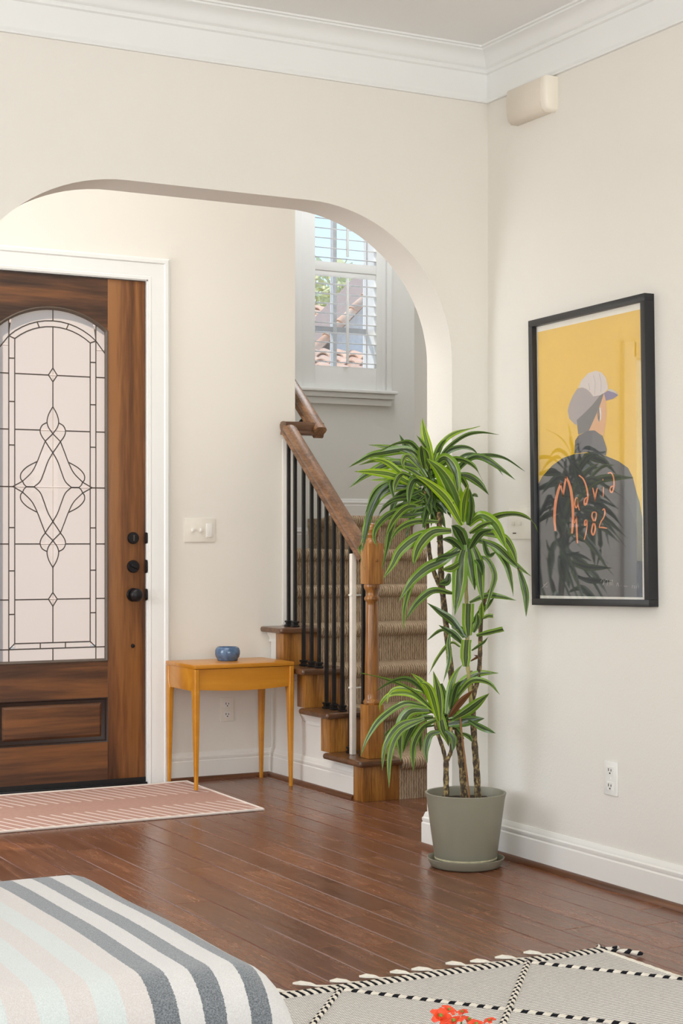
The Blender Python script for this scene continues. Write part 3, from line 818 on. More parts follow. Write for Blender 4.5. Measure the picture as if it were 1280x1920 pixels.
# newel
NX, NY = 3.742, 6.655
b = MB(); w_ = .040
z1 = RZ
b.box(NX-w_, NX+w_, NY-w_, NY+w_, z1+.0005, z1+.245, .004); obj('newel_base', b, OAK, rail)
b = MB()
b.box(NX-w_, NX+w_, NY-w_, NY+w_, z1+.795, z1+.985, .008)
obj('newel_block', b, OAK, rail)
b = MB(); b.lathe([(.036, .243), (.039, .250), (.041, .258), (.036, .266), (.033, .274), (.034, .30), (.0315, .50), (.027, .70), (.026, .715), (.034, .722), (.036, .730), (.033, .738), (.028, .744), (.030, .765), (.037, .778), (.039, .788), (.036, .797)], (NX, NY, z1), 28)
b.lathe([(.037, .984), (.036, .992), (.030, .997), (.029, 1.010), (.034, 1.016), (.036, 1.024), (.034, 1.032), (.039, 1.040), (.040, 1.052), (.034, 1.066), (.020, 1.074), (.001, 1.077)], (NX, NY, z1), 28)
obj('newel_shaft', b, OAK, rail, angle=1.0)
obj('newel_button', MB().lathe([(.001, 0), (.008, 0), (.007, .004), (.001, .006)], (NX+.003, NY-w_, z1+.905), 12, '-y'), OAK, rail)
# balusters
def by(px): return RXB/math.tan(YAW + math.atan((px-640)/F))
for px, lv in ((541, 4), (553, 4), (569, 3), (584, 3), (598, 3), (612, 2), (626, 2), (641.5, 2), (657, 1), (681, 1)):
    y = by(px)
    y = min(y, RY[lv]-.018) if lv < 4 else y
    z0 = RZ*lv+.0005; zt2 = rail_z(y) - .028
    b = MB(); s2 = .0075
    b.box(RXB-s2, RXB+s2, y-s2, y+s2, z0, zt2)
    bo = obj('baluster', b, IRON, rail, smooth=False)
    b = MB(); b.box(RXB-.017, RXB+.017, y-.017, y+.017, z0, z0+.010, .003); b.box(RXB-.012, RXB+.012, y-.012, y+.012, z0+.010, z0+.020, .002); b.box(RXB-.016, RXB+.016, y-.016, y+.016, z0+.020, z0+.030, .003)
    obj('baluster_shoe', b, IRON, bo)

# gate mounting poles strapped to the last baluster
gp = thing('gate_mount', 'white gate mounting pole strapped to iron baluster beside the newel', 'gate mount', (RXB, by(667), RZ))
yp = by(667); 
GM = plain('gate_mount_white', (232, 224, 212), .4)
obj('pole', MB().box(RXB-.028, RXB-.004, yp-.012, yp+.014, RZ+.001, rail_z(yp)-.064, .003), GM, gp)
yq = 3.80/math.tan(YAW + math.atan((686-640)/F)); obj('pole', MB().box(3.791, 3.809, yq-.008, yq+.008, RZ+.001, RZ+.84, .002), GM, gp)
for yy in (1116, 1290):
    z = atX(672, yy, RXB).z
    obj('strap', MB().box(RXB-.0315, RXB-.0285, yp-.014, yp+.016, z-.004, z+.004, .001).prism([(RXB-.03, yp-.0125), (3.80, yq-.010), (3.80, yq-.0085), (RXB-.03, yp-.0105)], 'z', z-.0035, z+.0035), PLASTICW, gp)

# ------------------------------------------------------------------ console table
TZ = .600
tx0, tx1, ty0, ty1 = 3.09, 3.612, 7.185, 7.545
tab = thing('console_table', 'small golden maple console table with tapered legs by front door', 'table', ((tx0+tx1)/2, (ty0+ty1)/2, 0))
obj('table_top', MB().box(tx0, tx1, ty0, ty1, TZ-.020, TZ, .006), TABLE, tab)
obj('apron', MB().box(tx0+.004, tx0+.022, ty0+.02, ty1-.02, TZ-.125, TZ-.019, .003).box(tx1-.022, tx1-.004, ty0+.02, ty1-.02, TZ-.125, TZ-.019, .003).box(tx0+.02, tx1-.02, ty1-.03, ty1-.012, TZ-.115, TZ-.019), TABLE, tab)
# bowed drawer front
b = MB(); n = 14
bow = lambda t: .012*math.sin(PI*t)
R = []
for k in range(n+1):
    t = k/n; x = tx0+.026 + (tx1-tx0-.052)*t
    z0 = TZ-.118 - .010*math.sin(PI*t)
    R.append([Vector((x, ty0+.012-bow(t)*.4, z0)), Vector((x, ty0+.012-bow(t)*.4, TZ-.022)), Vector((x, ty0+.034, TZ-.022)), Vector((x, ty0+.034, z0))])
b.sweep(R); obj('drawer_front', b, TABLE, tab, angle=.5)
for sx in (0, 1):
    for sy in (0, 1):
        b = MB()
        xa, ya = (tx0+.001 if sx == 0 else tx1-.001), (ty0+.001 if sy == 0 else ty1-.001)
        dx, dy = (1 if sx == 0 else -1), (1 if sy == 0 else -1)
        R = []
        for z, w1, w2, rec in ((TZ-.021, .024, .034, 0), (TZ-.10, .024, .034, 0), (TZ-.125, .026, .052, 0), (TZ-.135, .026, .046, 0), (TZ-.155, .026, .040, 0), (.30, .024, .032, .001), (.0135 if sx == 0 else 0.0, .016, .018, .004)):
            x0 = xa + dx*rec; y0 = ya + dy*rec
            rr = .004
            R.append([Vector(p) for p in ((x0+dx*rr, y0, z), (x0+dx*(w1-rr), y0, z), (x0+dx*w1, y0+dy*rr, z), (x0+dx*w1, y0+dy*(w2-rr), z), (x0+dx*(w1-rr), y0+dy*w2, z), (x0+dx*rr, y0+dy*w2, z), (x0, y0+dy*(w2-rr), z), (x0, y0+dy*rr, z))])
        b.sweep(R); obj('leg', b, TABLE, tab, angle=.6)
# bowl
m = NT('blue_glaze'); v = m.coords(); 
m.set(m.ramp(m.noise(v, 40, 4), [(.3, lin((66, 88, 118))), (.7, lin((98, 124, 156)))]), .12, .6); BLUE = m.m
bx, by_ = 3.355, 7.40
bowl = MB().lathe([(.001, .004), (.044, .004), (.046, 0), (.050, .002), (.051, .010), (.057, .018), (.061, .032), (.061, .048), (.057, .060), (.051, .066), (.047, .067), (.046, .064), (.052, .056), (.055, .044), (.053, .026), (.044, .012), (.001, .010)], (bx, by_, TZ), 40)
o = obj('bowl', bowl, BLUE, loc=(bx, by_, TZ), angle=1.2); tag(o, 'squat blue glazed ceramic bowl on the console table', 'bowl')

# ------------------------------------------------------------------ electrical plates
def plate_y(name, label, cat, x0, x1, z0, z1, y, mat): 
    t = thing(name, label, cat, ((x0+x1)/2, y, z0), 'wall outlets' if cat == 'outlet' else 'wall switch plates'); obj('plate', MB().box(x0, x1, y-.006, y, z0, z1, .003), mat, t); return t
def outlet(t, place, mat, zc):
    for s_ in (-1, 1):
        f = obj('socket_face', place(-.017, .017, zc+s_*.026-.014, zc+s_*.026+.014, .007, .008), mat, t)
        b = MB(); 
        for u0, u1, h_ in ((-.009, -.006, .010), (.005, .008, .008)): b2 = place(u0, u1, zc+s_*.026-.002, zc+s_*.026+h_-.002, .0079, .0088); o_ = len(b.v); b.v += b2.v; [b.face([i+o_ for i in ff]) for ff in b2.f]
        b2 = place(-.003, .003, zc+s_*.026-.011, zc+s_*.026-.006, .0079, .0088); o_ = len(b.v); b.v += b2.v; [b.face([i+o_ for i in ff]) for ff in b2.f]
        obj('slots', b, SLOT, f, smooth=False)
    obj('screw', place(-.003, .003, zc-.003, zc+.003, .006, .0075), PLASTICW, t)
ox = 3.437
t = plate_y('outlet', 'ivory duplex outlet under the console table', 'outlet', ox-.036, ox+.036, .283, .402, YD, PLASTIC)
outlet(t, lambda a, c_, z0, z1, d0, d1: MB().box(ox+a, ox+c_, YD-d1, YD-d0+.004, z0, z1), PLASTICW, .3425)
t = plate_y('switch_plate', 'ivory three-gang switch plate between the door and stairs', 'switch', 3.207, 3.371, 1.176, 1.294, YD, PLASTIC)
for xx in (3.249, 3.293): 
    s_ = obj('toggle', MB().box(xx-.005, xx+.005, YD-.018, YD-.004, 1.228, 1.243, .002), PLASTICW, t)
obj('dimmer', MB().box(3.322, 3.356, YD-.009, YD-.004, 1.200, 1.268, .002), PLASTICW, t)
obj('dimmer_slot', MB().box(3.325, 3.349, YD-.0085, YD-.004, 1.254, 1.264), plain('dimmer_brown', (140, 122, 92), .5), t)
oy = 4.556
t = thing('outlet', 'white duplex outlet low on the wall under the poster', 'outlet', (XR, oy, .315), 'wall outlets')
obj('plate', MB().box(XR-.006, XR, oy-.036, oy+.036, .316, .432, .003), PLASTICW, t)
outlet(t, lambda a, c_, z0, z1, d0, d1: MB().box(XR-d1, XR-d0+.004, oy-c_, oy-a, z0, z1), PLASTICW, .374)
t = thing('switch_plate', 'ivory switch plate on the wall partly hidden behind the poster', 'switch', (XR, 5.09, 1.19), 'wall switch plates')
obj('plate', MB().box(XR-.006, XR, 5.008, 5.172, 1.188, 1.304, .003), PLASTIC, t)
for yy in (5.135, 5.09): obj('toggle', MB().box(XR-.017, XR-.004, yy-.005, yy+.005, 1.239, 1.253, .002), PLASTIC, t)
obj('dimmer_slot', MB().box(XR-.0075, XR-.004, 5.122, 5.142, 1.208, 1.212), SLOT, t)

# door chime near the crown
ch = thing('door_chime', 'cream door chime box on the wall below the crown moulding', 'chime', (XR, 5.0, 2.715))
def chime_ring(y, ins):
    z0, z1 = 2.716+ins, 2.840-ins*.3
    return [Vector((XR, y, z0)), Vector((XR-.030+ins, y, z0)), Vector((XR-.044+ins, y, z0+.010)), Vector((XR-.050+ins, y, z0+.035)), Vector((XR-.052+ins, y, z0+.07)), Vector((XR-.050+ins, y, z1-.008)), Vector((XR-.046+ins, y, z1)), Vector((XR, y, z1))]
b = MB(); b.sweep([chime_ring(5.125, .006), chime_ring(5.118, 0), chime_ring(4.905, 0)]); obj('cover', b, plain('chime_ivory', (228, 218, 202), .4, noise=.01), ch, angle=.9)
b = MB(); b.sweep([chime_ring(4.905, .001), chime_ring(4.885, -.002), chime_ring(4.872, .002), chime_ring(4.868, .008)]); obj('end_cap', b, plain('chime_end_ivory', (240, 232, 216), .35, noise=.01), ch, angle=.9)

# ------------------------------------------------------------------ framed poster
PXF = XR - .040                                  # front plane of the frame
TILT = math.radians(1.3)
PC = Vector((XR, 4.665, 1.473))
pic = thing('framed_poster', 'black framed yellow poster of a man in cap reading Madrid 1982', 'poster', PC, rot=(-TILT, 0, 0))
ROT = Matrix.Rotation(TILT, 3, 'X')
def loc_pic(px, py, X): return ROT @ (atX(px, py, X) - PC)
cn = [loc_pic(990, 601, PXF), loc_pic(1207, 550, PXF), loc_pic(1217, 1140, PXF), loc_pic(996, 1133, PXF)]
fy1 = (cn[0].y + cn[3].y)/2; fy0 = (cn[1].y + cn[2].y)/2; fz1 = (cn[0].z+cn[1].z)/2; fz0 = (cn[2].z+cn[3].z)/2
FW = .024
BLACKF = plain('frame_black', (30, 30, 33), .33, .5)
for x0, y0, y1, z0, z1 in ((0, fy0, fy1, fz1-FW, fz1), (0, fy0, fy1, fz0, fz0+FW), (0, fy0, fy0+FW, fz0+FW, fz1-FW), (0, fy1-FW, fy1, fz0+FW, fz1-FW)):
    obj('frame_bar', MB().box(-.040, 0, y0, y1, z0, z1, .0015), BLACKF, pic, local=True)
XP = XR - .020
prt = obj('print', MB().box(-.020, -.008, fy0+FW-.004, fy1-FW+.004, fz0+FW-.004, fz1-FW+.004), plain('poster_paper', (232, 226, 214), .7, noise=.015), pic, local=True)
def flat(name, pts, color, lay, parent=prt, conv=True):
    b = MB(); P = [loc_pic(x, y, XP) for x, y in pts] if conv else pts
    d = .0004*lay
    A = [b.vert((-.020-d, p.y, p.z)) for p in P]; b.face(A)
    bm = bmesh.new(); vs = [bm.verts.new((-.020-d, p.y, p.z)) for p in P]; bm.faces.new(vs); bmesh.ops.triangulate(bm, faces=bm.faces)
    mb = MB(); mb.add_bm(bm)
    mat = inks.get(color) or inks.setdefault(color, plain('ink_%d_%d_%d' % color, color, .75, noise=.02))
    return obj(name, mb, mat, parent, local=True, smooth=False)
inks = {}
c7 = lambda L: [(960+x/4, 520+y/4) for x, y in L]
c8 = lambda L: [(960+x/4, 820+y/4) for x, y in L]
YEL = (226, 182, 48)
flat('yellow_ground', c7([(190, 412), (968, 238)]) + c8([(978, 1200), (207, 1186)]), YEL, 1)
JK = (66, 67, 70)
flat('jacket', c7([(192, 1562), (225, 1495), (300, 1412), (380, 1355), (470, 1325), (590, 1315), (700, 1338), (800, 1380), (870, 1430), (905, 1500), (935, 1620)]) + c8([(955, 480), (977, 610), (978, 1200), (207, 1186)]), JK, 2)
flat('jacket_sleeve', c7([(800, 1380), (870, 1430), (905, 1500), (935, 1620)]) + c8([(955, 480), (977, 610), (978, 1000), (930, 660), (870, 500), (830, 380), (815, 300)]), (78, 78, 80), 3)
flat('face', c7([(690, 868), (705, 925), (710, 1020), (700, 1110), (688, 1190), (650, 1165), (575, 1150), (605, 1090), (640, 1010), (665, 945)]), (214, 160, 112), 3)
flat('hair', c7([(690, 868), (660, 885), (600, 960), (530, 1030), (483, 1070), (497, 1180), (575, 1152), (605, 1090), (640, 1010), (665, 945)]), (98, 94, 96), 3)
flat('collar', c7([(470, 1322), (474, 1225), (500, 1185), (570, 1150), (620, 1148), (680, 1190), (712, 1290), (705, 1336), (640, 1330), (560, 1312)]), (72, 72, 82), 4)
flat('collar_shade', c7([(470, 1322), (474, 1225), (500, 1185), (503, 1315)]), (46, 50, 62), 5)
flat('collar_fold', c7([(606, 1150), (620, 1148), (680, 1190), (712, 1290), (705, 1336), (580, 1315), (602, 1230)]), (84, 84, 90), 5)
flat('cap_crown', c7([(497, 828), (520, 775), (570, 720), (630, 700), (675, 715), (705, 755), (718, 810), (720, 835), (690, 868), (660, 885), (610, 893), (590, 865), (560, 838), (530, 826)]), (208, 196, 190), 4)
flat('cap_back', c7([(490, 834), (530, 826), (560, 838), (590, 865), (610, 893), (660, 885), (600, 960), (530, 1030), (485, 1072), (492, 1108), (470, 1102), (430, 1060), (418, 1000), (432, 945), (455, 890)]), (158, 147, 146), 4)
flat('cap_brim', c7([(718, 840), (750, 838), (782, 858), (797, 884), (770, 865), (720, 850)]), (196, 186, 178), 5)
flat('brim_underside', c7([(690, 868), (720, 850), (760, 852), (797, 884), (760, 910), (705, 926)]), (118, 106, 140), 4)
flat('ear', c7([(655, 982), (667, 975), (671, 1020), (668, 1065), (656, 1088), (662, 1040)]), (228, 218, 212), 5)
flat('ear_shadow', c7([(650, 985), (655, 982), (650, 1030), (656, 1088), (645, 1060), (642, 1020)]), (92, 84, 74), 5)
def stroke(name, pts, w, color, lay=6, taper=True):
    P = crv([(x, y, 0) for x, y in pts], 5) if len(pts) > 2 else [Vector((x, y, 0)) for x, y in pts]
    L_, R_ = [], []
    for i, p in enumerate(P):
        t = (P[min(i+1, len(P)-1)] - P[max(i-1, 0)]).normalized(); n = Vector((-t.y, t.x, 0))
        k = w/2*(.75 + .35*math.sin(PI*i/(len(P)-1))) if taper else w/2
        L_.append(p+n*k); R_.append(p-n*k)
    b = MB(); d = .020+.0004*lay
    def V(p): q_ = loc_pic(960+p.x/4, 820+p.y/4, XP); return b.vert((-d, q_.y, q_.z))
    A = [(V(a), V(c_)) for a, c_ in zip(L_, R_)]
    for (a0, c0), (a1, c1) in zip(A, A[1:]): b.face((a0, a1, c1, c0))
    mat = inks.get(color) or inks.setdefault(color, plain('ink_%d_%d_%d' % color, color, .75, noise=.02))
    return obj(name, b, mat, prt, local=True, smooth=False)
PE = (236, 152, 112)
for pts, w in (([(328, 702), (321, 600), (329, 490), (349, 400), (369, 342)], 19), ([(366, 345), (386, 445)], 12), ([(384, 445), (395, 370), (409, 292)], 14), ([(408, 294), (438, 370), (455, 480), (460, 600), (452, 722)], 19),
               ([(496, 455), (480, 458), (473, 495), (480, 527), (492, 515), (497, 458), (499, 510), (507, 548)], 9),
               ([(504, 284), (538, 315), (561, 375), (571, 440), (562, 490), (549, 508), (544, 482), (553, 458), (567, 450)], 12),
               ([(607, 378), (618, 425), (627, 484)], 10), ([(626, 482), (630, 430), (643, 378)], 10), ([(689, 372), (686, 446)], 9), ([(684, 312), (684, 324)], 9),
               ([(720, 270), (745, 266), (763, 300), (767, 360), (755, 408), (741, 408), (738, 385), (750, 368), (764, 366)], 10),
               ([(470, 645), (486, 588)], 9), ([(484, 590), (487, 680), (493, 795)], 13),
               ([(566, 622), (551, 622), (545, 650), (553, 660), (565, 625), (562, 690), (544, 768)], 9),
               ([(625, 560), (607, 565), (602, 595), (615, 630), (627, 680), (612, 732), (599, 705), (610, 650), (630, 610), (634, 570), (620, 558)], 11),
               ([(680, 548), (692, 536), (699, 560), (690, 600), (668, 635), (655, 676)], 9), ([(655, 676), (680, 676), (714, 682)], 10)):
    stroke('lettering', pts, w, PE)
SG = (150, 148, 142)
for pts in ([(668, 1085), (680, 1062), (690, 1080), (682, 1110), (700, 1075), (712, 1065), (720, 1085), (715, 1112)], [(730, 1115), (738, 1070), (744, 1112), (752, 1068), (760, 1110)], [(786, 1115), (795, 1090), (803, 1118)], [(818, 1108), (823, 1112)], [(840, 1112), (850, 1118), (868, 1116)],
            [(903, 1132), (907, 1108)], [(918, 1110), (922, 1135)], [(932, 1112), (936, 1136)], [(948, 1112), (955, 1130)], [(228, 1130), (268, 1088)], [(238, 1100), (246, 1112)], [(255, 1120), (268, 1122)]):
    stroke('signature', pts, 3.5, SG, taper=False)
for pts in ([(575, 795), (583, 830), (580, 850)], [(612, 735), (625, 790), (622, 880)], [(655, 720), (670, 790), (668, 860)]):
    stroke('cap_stripe', [(x, y-1200) for x, y in pts], 3, (170, 158, 154), 6, False)
PGL = thin_glass('picture_glass', 1.0)
obj('glass_sheet', MB().box(-.0285, -.0265, fy0+FW-.002, fy1-FW+.002, fz0+FW-.002, fz1-FW+.002), PGL, pic, local=True)

# ------------------------------------------------------------------ rugs
m = NT('entry_mat_weave'); uvn = m.n('ShaderNodeUVMap'); sp = m.n('ShaderNodeSeparateXYZ'); m.L(uvn.outputs[0], sp.inputs[0])
U, V_ = sp.outputs[0], sp.outputs[1]        # metres along / across
def band(lo, hi): return m.math('MULTIPLY', m.math('GREATER_THAN', V_, lo), m.math('LESS_THAN', V_, hi))
ph = m.math('FRACT', m.math('DIVIDE', m.math('ADD', U, m.math('MULTIPLY', V_, .30)), .052))
dash = m.math('LESS_THAN', ph, .24)
wv = m.math('ADD', .62, m.math('MULTIPLY', m.math('SINE', m.math('MULTIPLY', U, 1.7)), .0))
bands = m.math('MAXIMUM', band(.035, .32), band(.60, .93))
fac = m.math('MULTIPLY', dash, bands)
col = m.mix(fac, m.mix(m.noise(m.coords(), 60, 3), lin((178, 138, 124)), lin((196, 158, 144))), lin((232, 214, 206)))
m.set(col, .8, .3); m.bump(m.math('ADD', fac, m.math('MULTIPLY', m.noise(m.coords(), 400, 2), .4)), .5, .003); MATW = m.m
mt = thing('entry_mat', 'dusty pink mat with white slanted dashes by the front door', 'mat', (2.4, 7.06, 0))
c00, c10, c11, c01 = Vector((1.55, 6.572, 0)), Vector((3.160, 6.590, 0)), Vector((3.19, 7.512, 0)), Vector((1.55, 7.512, 0))
def mat_pt(u, v):
    p = c00.lerp(c10, u).lerp(c01.lerp(c11, u), v)
    e = .4*max(0, (u-.90)/.10)*max(0, (v-.8)/.2)
    return p + Vector((0, 0, .006 + .012*e*(1 if u < 1 else .6)))
b = MB(); b.grid(40, 12, mat_pt, lambda u, v: (u*1.62, v*.955)); 
b.grid(1, 1, lambda u, v: mat_pt(u, v) - Vector((0, 0, mat_pt(u, v).z-.0005)))
obj('mat_weave', b, MATW, mt)
b = MB(); edge = [mat_pt(0, 0), mat_pt(.5, 0), mat_pt(1, 0), mat_pt(1, .4), mat_pt(1, .8), mat_pt(1, 1), mat_pt(.95, 1), mat_pt(.9, 1), mat_pt(.5, 1), mat_pt(0, 1)]
for a, c_ in zip(edge, edge[1:]): b.tube([a, c_], .006, 6)
obj('binding', b, plain('binding_cream', (226, 214, 204), .85), mt)

# big woven rug
m = NT('rug_weave'); v = m.coords((1, 1, 1))
ck = m.n('ShaderNodeTexBrick'); ck.inputs['Scale'].default_value = 84; ck.inputs['Mortar Size'].default_value = .05; ck.inputs['Color1'].default_value = lin((248, 244, 238)); ck.inputs['Color2'].default_value = lin((238, 234, 227)); ck.inputs['Mortar'].default_value = lin((164, 160, 157))
m.L(m.coords((1, .24, 1)), ck.inputs['Vector'])
m.set(m.mix(m.math('MULTIPLY', m.math('GREATER_THAN', m.noise(m.coords((1, 3, 1)), 150, 3), .61), .35), ck.outputs[0], lin((120, 116, 114))), .95, .1)
m.bump(m.math('ADD', ck.outputs[1], m.noise(v, 300, 2)), .6, .003); RUGM = m.m
rug = thing('area_rug', 'cream woven wool rug with black and white braided diamond lines', 'rug', (1.9, 2.8, 0))
RX0, RX1, RY0, RY1 = .55, 2.925, 1.4, 3.862
obj('weave', MB().box(RX0, RX1, RY0, RY1, .0005, .009, .003), RUGM, rug)
def twist_mat(name, freq, skew, duty=.5, dark=(34, 34, 38), lightc=(228, 220, 206)):
    m = NT(name); uvn = m.n('ShaderNodeUVMap'); sp = m.n('ShaderNodeSeparateXYZ'); m.L(uvn.outputs[0], sp.inputs[0])
    a = m.math('ABSOLUTE', m.math('SUBTRACT', sp.outputs[0], .5)) if skew == 'chevron' else m.math('MULTIPLY', sp.outputs[0], .5)
    ph = m.math('FRACT', m.math('ADD', m.math('MULTIPLY', sp.outputs[1], freq), m.math('MULTIPLY', a, 1.6 if skew == 'chevron' else 1.0)))
    m.set(m.mix(m.math('LESS_THAN', ph, duty), lin(lightc), lin(dark)), .95, .1)
    m.bump(m.math('SINE', m.math('MULTIPLY', ph, 6.283)), .6, .004); return m.m
TW1 = twist_mat('cord_twist', 26, 'spiral', .45); TW2 = twist_mat('border_braid', 42, 'chevron', .42); TW3 = twist_mat('cord_twist_dense', 25, 'spiral', .42)
WOOL = plain('wool_white', (232, 226, 212), .95, .1, noise=.05, scale=80, bump=.3)
def cord(a, c_, r, mat, name='cord', bulge=True):
    b = MB(); n = max(2, int((Vector(c_)-Vector(a)).length/.012)); P = [Vector(a).lerp(Vector(c_), i/n) for i in range(n+1)]
    b.tube(P, [r*(1+.12*math.sin(i*1.9)) for i in range(n+1)], 8, flat=.6, up=(0, 0, 1)); obj(name, b, mat, rug)
zc2 = .0105
nR = 60
bb_ = MB()
P = [Vector((RX0 + (RX1-RX0)*i/nR, RY1-.016, .0105)) for i in range(nR+1)]
bb_.tube(P, .021, 10, flat=.30, up=(0, 0, 1)); obj('braid_border', bb_, TW2, rug)
cord((RX1-.004, RY0, .009), (RX1-.004, RY1-.02, .009), .007, WOOL, 'selvedge')
A0, B0 = Vector((2.651, RY1-.03, zc2)), Vector((2.060, RY1-.03, zc2)); C0 = Vector((1.47, RY1-.03, zc2))
for S in (A0, B0, C0):
    d1 = Vector((2.903-2.651, 3.475-3.806, 0)); d2 = Vector((2.312-2.651, 3.407-3.806, 0))
    for d_, mt_ in ((d1, TW1), (d2, TW3)):
        k = 1.0
        L_ = d_.normalized(); tmax = 2.2
        if d_ is d1: tmax = min(tmax, (RX1-.012-S.x)/L_.x)
        else: tmax = min(tmax, (S.x-RX0-.02)/-L_.x, 1.25 if S is A0 else 9)
        cord(S, S + L_*tmax, .009, mt_)
# tassels
x = RX0+.03
while x < RX1-.12:
    a = random.uniform(-.2, .2); ln = random.uniform(.115, .14)
    dv = Vector((-.84+a*.3, .46+a*.5, 0)).normalized()
    s0 = Vector((x, RY1-.004, .012)); 
    P = [s0, s0+dv*ln*.3+Vector((0, 0, -.004)), s0+dv*ln*.55+Vector((0, 0, -.005)), s0+dv*ln*.66+Vector((0, 0, -.001)), s0+dv*ln*.85+Vector((0, 0, .001)), s0+dv*ln]
    b = MB(); b.tube(P, [.0045, .005, .0055, .009, .012, .005], 7, flat=.6, up=(0, 0, 1)); obj('tassel', b, WOOL, rug)
    x += .088 + random.uniform(-.012, .012)
for k, (e, ln) in enumerate((((1120, 1775), .05), ((1160, 1779), .07), ((1186, 1786), .10), ((1205, 1790), .12))):
    s0 = Vector((RX1-.01, RY1-.01, .011)); e_ = atZ(*e, .008)
    P = [s0.lerp(e_, t) + Vector((.004*math.sin(9*t), 0, .002)) for t in (0, .2, .4, .6, .72, .88, 1)]
    b = MB(); b.tube(P, [.004, .0045, .0045, .004, .006, .007, .003], 8); obj('corner_tassel', b, [TW3, TW1][k % 2], rug)

# ------------------------------------------------------------------ ottoman with striped blanket
OX0, OX1, OY0, OY1, OZ = -.28, 1.250, 2.48, 3.46, .472
ott = thing('ottoman', 'low upholstered ottoman hidden under the striped blanket', 'ottoman', ((OX0+OX1)/2, (OY0+OY1)/2, .009))
obj('cushion', MB().box(OX0+.015, OX1-.015, OY0+.015, OY1-.015, .16, OZ-.022, .08), plain('ottoman_cloth', (206, 200, 190), .9), ott)
for xx in (OX0+.1, OX1-.1):
    for yy in (OY0+.1, OY1-.1): obj('leg', MB().lathe([(.018, .0178), (.026, .17)], (xx, yy, 0), 16), OAK, ott)
stripes = [('c', .104), ('g', .041), ('c', .041), ('g', .041), ('c', .042), ('g', .043), ('p', .046), ('m', .047), ('p', .046), ('m', .046), ('p', .048), ('m', .046), ('p', .046), ('m', .045), ('p', .05), ('g', .043), ('c', .043), ('g', .043), ('c', .05)]
m = NT('blanket_wool'); uvn = m.n('ShaderNodeUVMap'); sp = m.n('ShaderNodeSeparateXYZ'); m.L(uvn.outputs[0], sp.inputs[0])
v = m.coords()
cols = {'c': (190, 185, 179), 'g': (74, 79, 82), 'p': (188, 179, 171), 'm': (184, 189, 183)}
tot = sum(w for _, w in stripes); acc = 0; stops = []
for k, w in stripes: stops.append((acc/tot, lin(cols[k]))); acc += w
wob = m.math('ADD', sp.outputs[0], m.math('MULTIPLY', m.math('SUBTRACT', m.noise(v, 260, 2), .5), .006))
r1 = m.ramp(m.math('FRACT', m.math('DIVIDE', wob, tot)), stops, 'CONSTANT')
fz = m.noise(v, 420, 3, .7)
m.set(m.mix(m.ramp(fz, [(.35, (0, 0, 0, 1)), (.65, (.6, .6, .6, 1))]), r1, m.mix(.30, r1, (1, 1, 1, 1))), .95, .1, sheen=.4)
m.bump(m.math('ADD', fz, m.math('MULTIPLY', m.noise(v, 60, 3), .6)), .45, .003); BLK = m.m
r_ = .085
def arcprof(lo, hi, drop):
    """list of (pos, drop, arclength) across a rounded top from low side to high side"""
    out = []; L_ = 0
    seg = [(lo, -drop)]
    for i in range(7): seg.append((lo, -drop + (drop-r_)*i/6))
    for i in range(1, 9): a = PI/2*i/8; seg.append((lo + r_ - r_*math.cos(a), -r_ + r_*math.sin(a)))
    n = 26
    for i in range(1, n): seg.append((lo + r_ + (hi-lo-2*r_)*i/n, 0))
    for i in range(0, 9): a = PI/2*(1-i/8); seg.append((hi - r_ + r_*math.cos(a), -r_ + r_*math.sin(a)))
    for i in range(1, 7): seg.append((hi, -r_ - (drop-r_)*i/6))
    seg = seg[1:]
    prev = None
    for p in seg:
        if prev: L_ += math.hypot(p[0]-prev[0], p[1]-prev[1])
        out.append((p[0], p[1], L_)); prev = p
    return out
AXp = arcprof(OX0, OX1, .33); AYp = arcprof(OY0, OY1, .33)
Ltot = AXp[-1][2]
edge_i = [a for a in AXp if a[0] >= OX1-1e-6][0]     # where the right side turns vertical
b = MB(); nu, nv = len(AXp)-1, len(AYp)-1
sref = edge_i[2] + .012
from mathutils import noise as mn
def bl(u, v_):
    A = AXp[round(u*nu)]; B = AYp[round(v_*nv)]
    dz = A[1] + B[1]
    n = mn.noise(Vector((A[0]*3, B[0]*3, A[1]+B[1])))
    side = min(1, (-dz)/.2)
    crown_ = .016*(1-((A[0]-(OX0+OX1)/2)/((OX1-OX0)/2))**2)*(1-((B[0]-(OY0+OY1)/2)/((OY1-OY0)/2))**2)
    out = .010*side
    x = A[0] + (.012*n+out)*(1 if A[0] > .5 else -1)*side; y = B[0] + (.012*n)*side - (out if B[0] < 3 else -out)
    return Vector((x, y, max(.03, OZ + dz + crown_ + .004*n)))
b.grid(nu, nv, bl, lambda u, v_: (sref - AXp[round(u*nu)][2] + tot*3, AYp[round(v_*nv)][2]),
       skip=lambda u, v_: (AXp[int(u*nu)][1] < -r_ - .01) and (AYp[int(v_*nv)][1] < -r_ - .01))
o = obj('striped_blanket', b, BLK, loc=((OX0+OX1)/2, (OY0+OY1)/2, OZ), angle=3.0)
tag(o, 'striped wool blanket in grey, cream, pink and mint draped over ottoman', 'blanket')

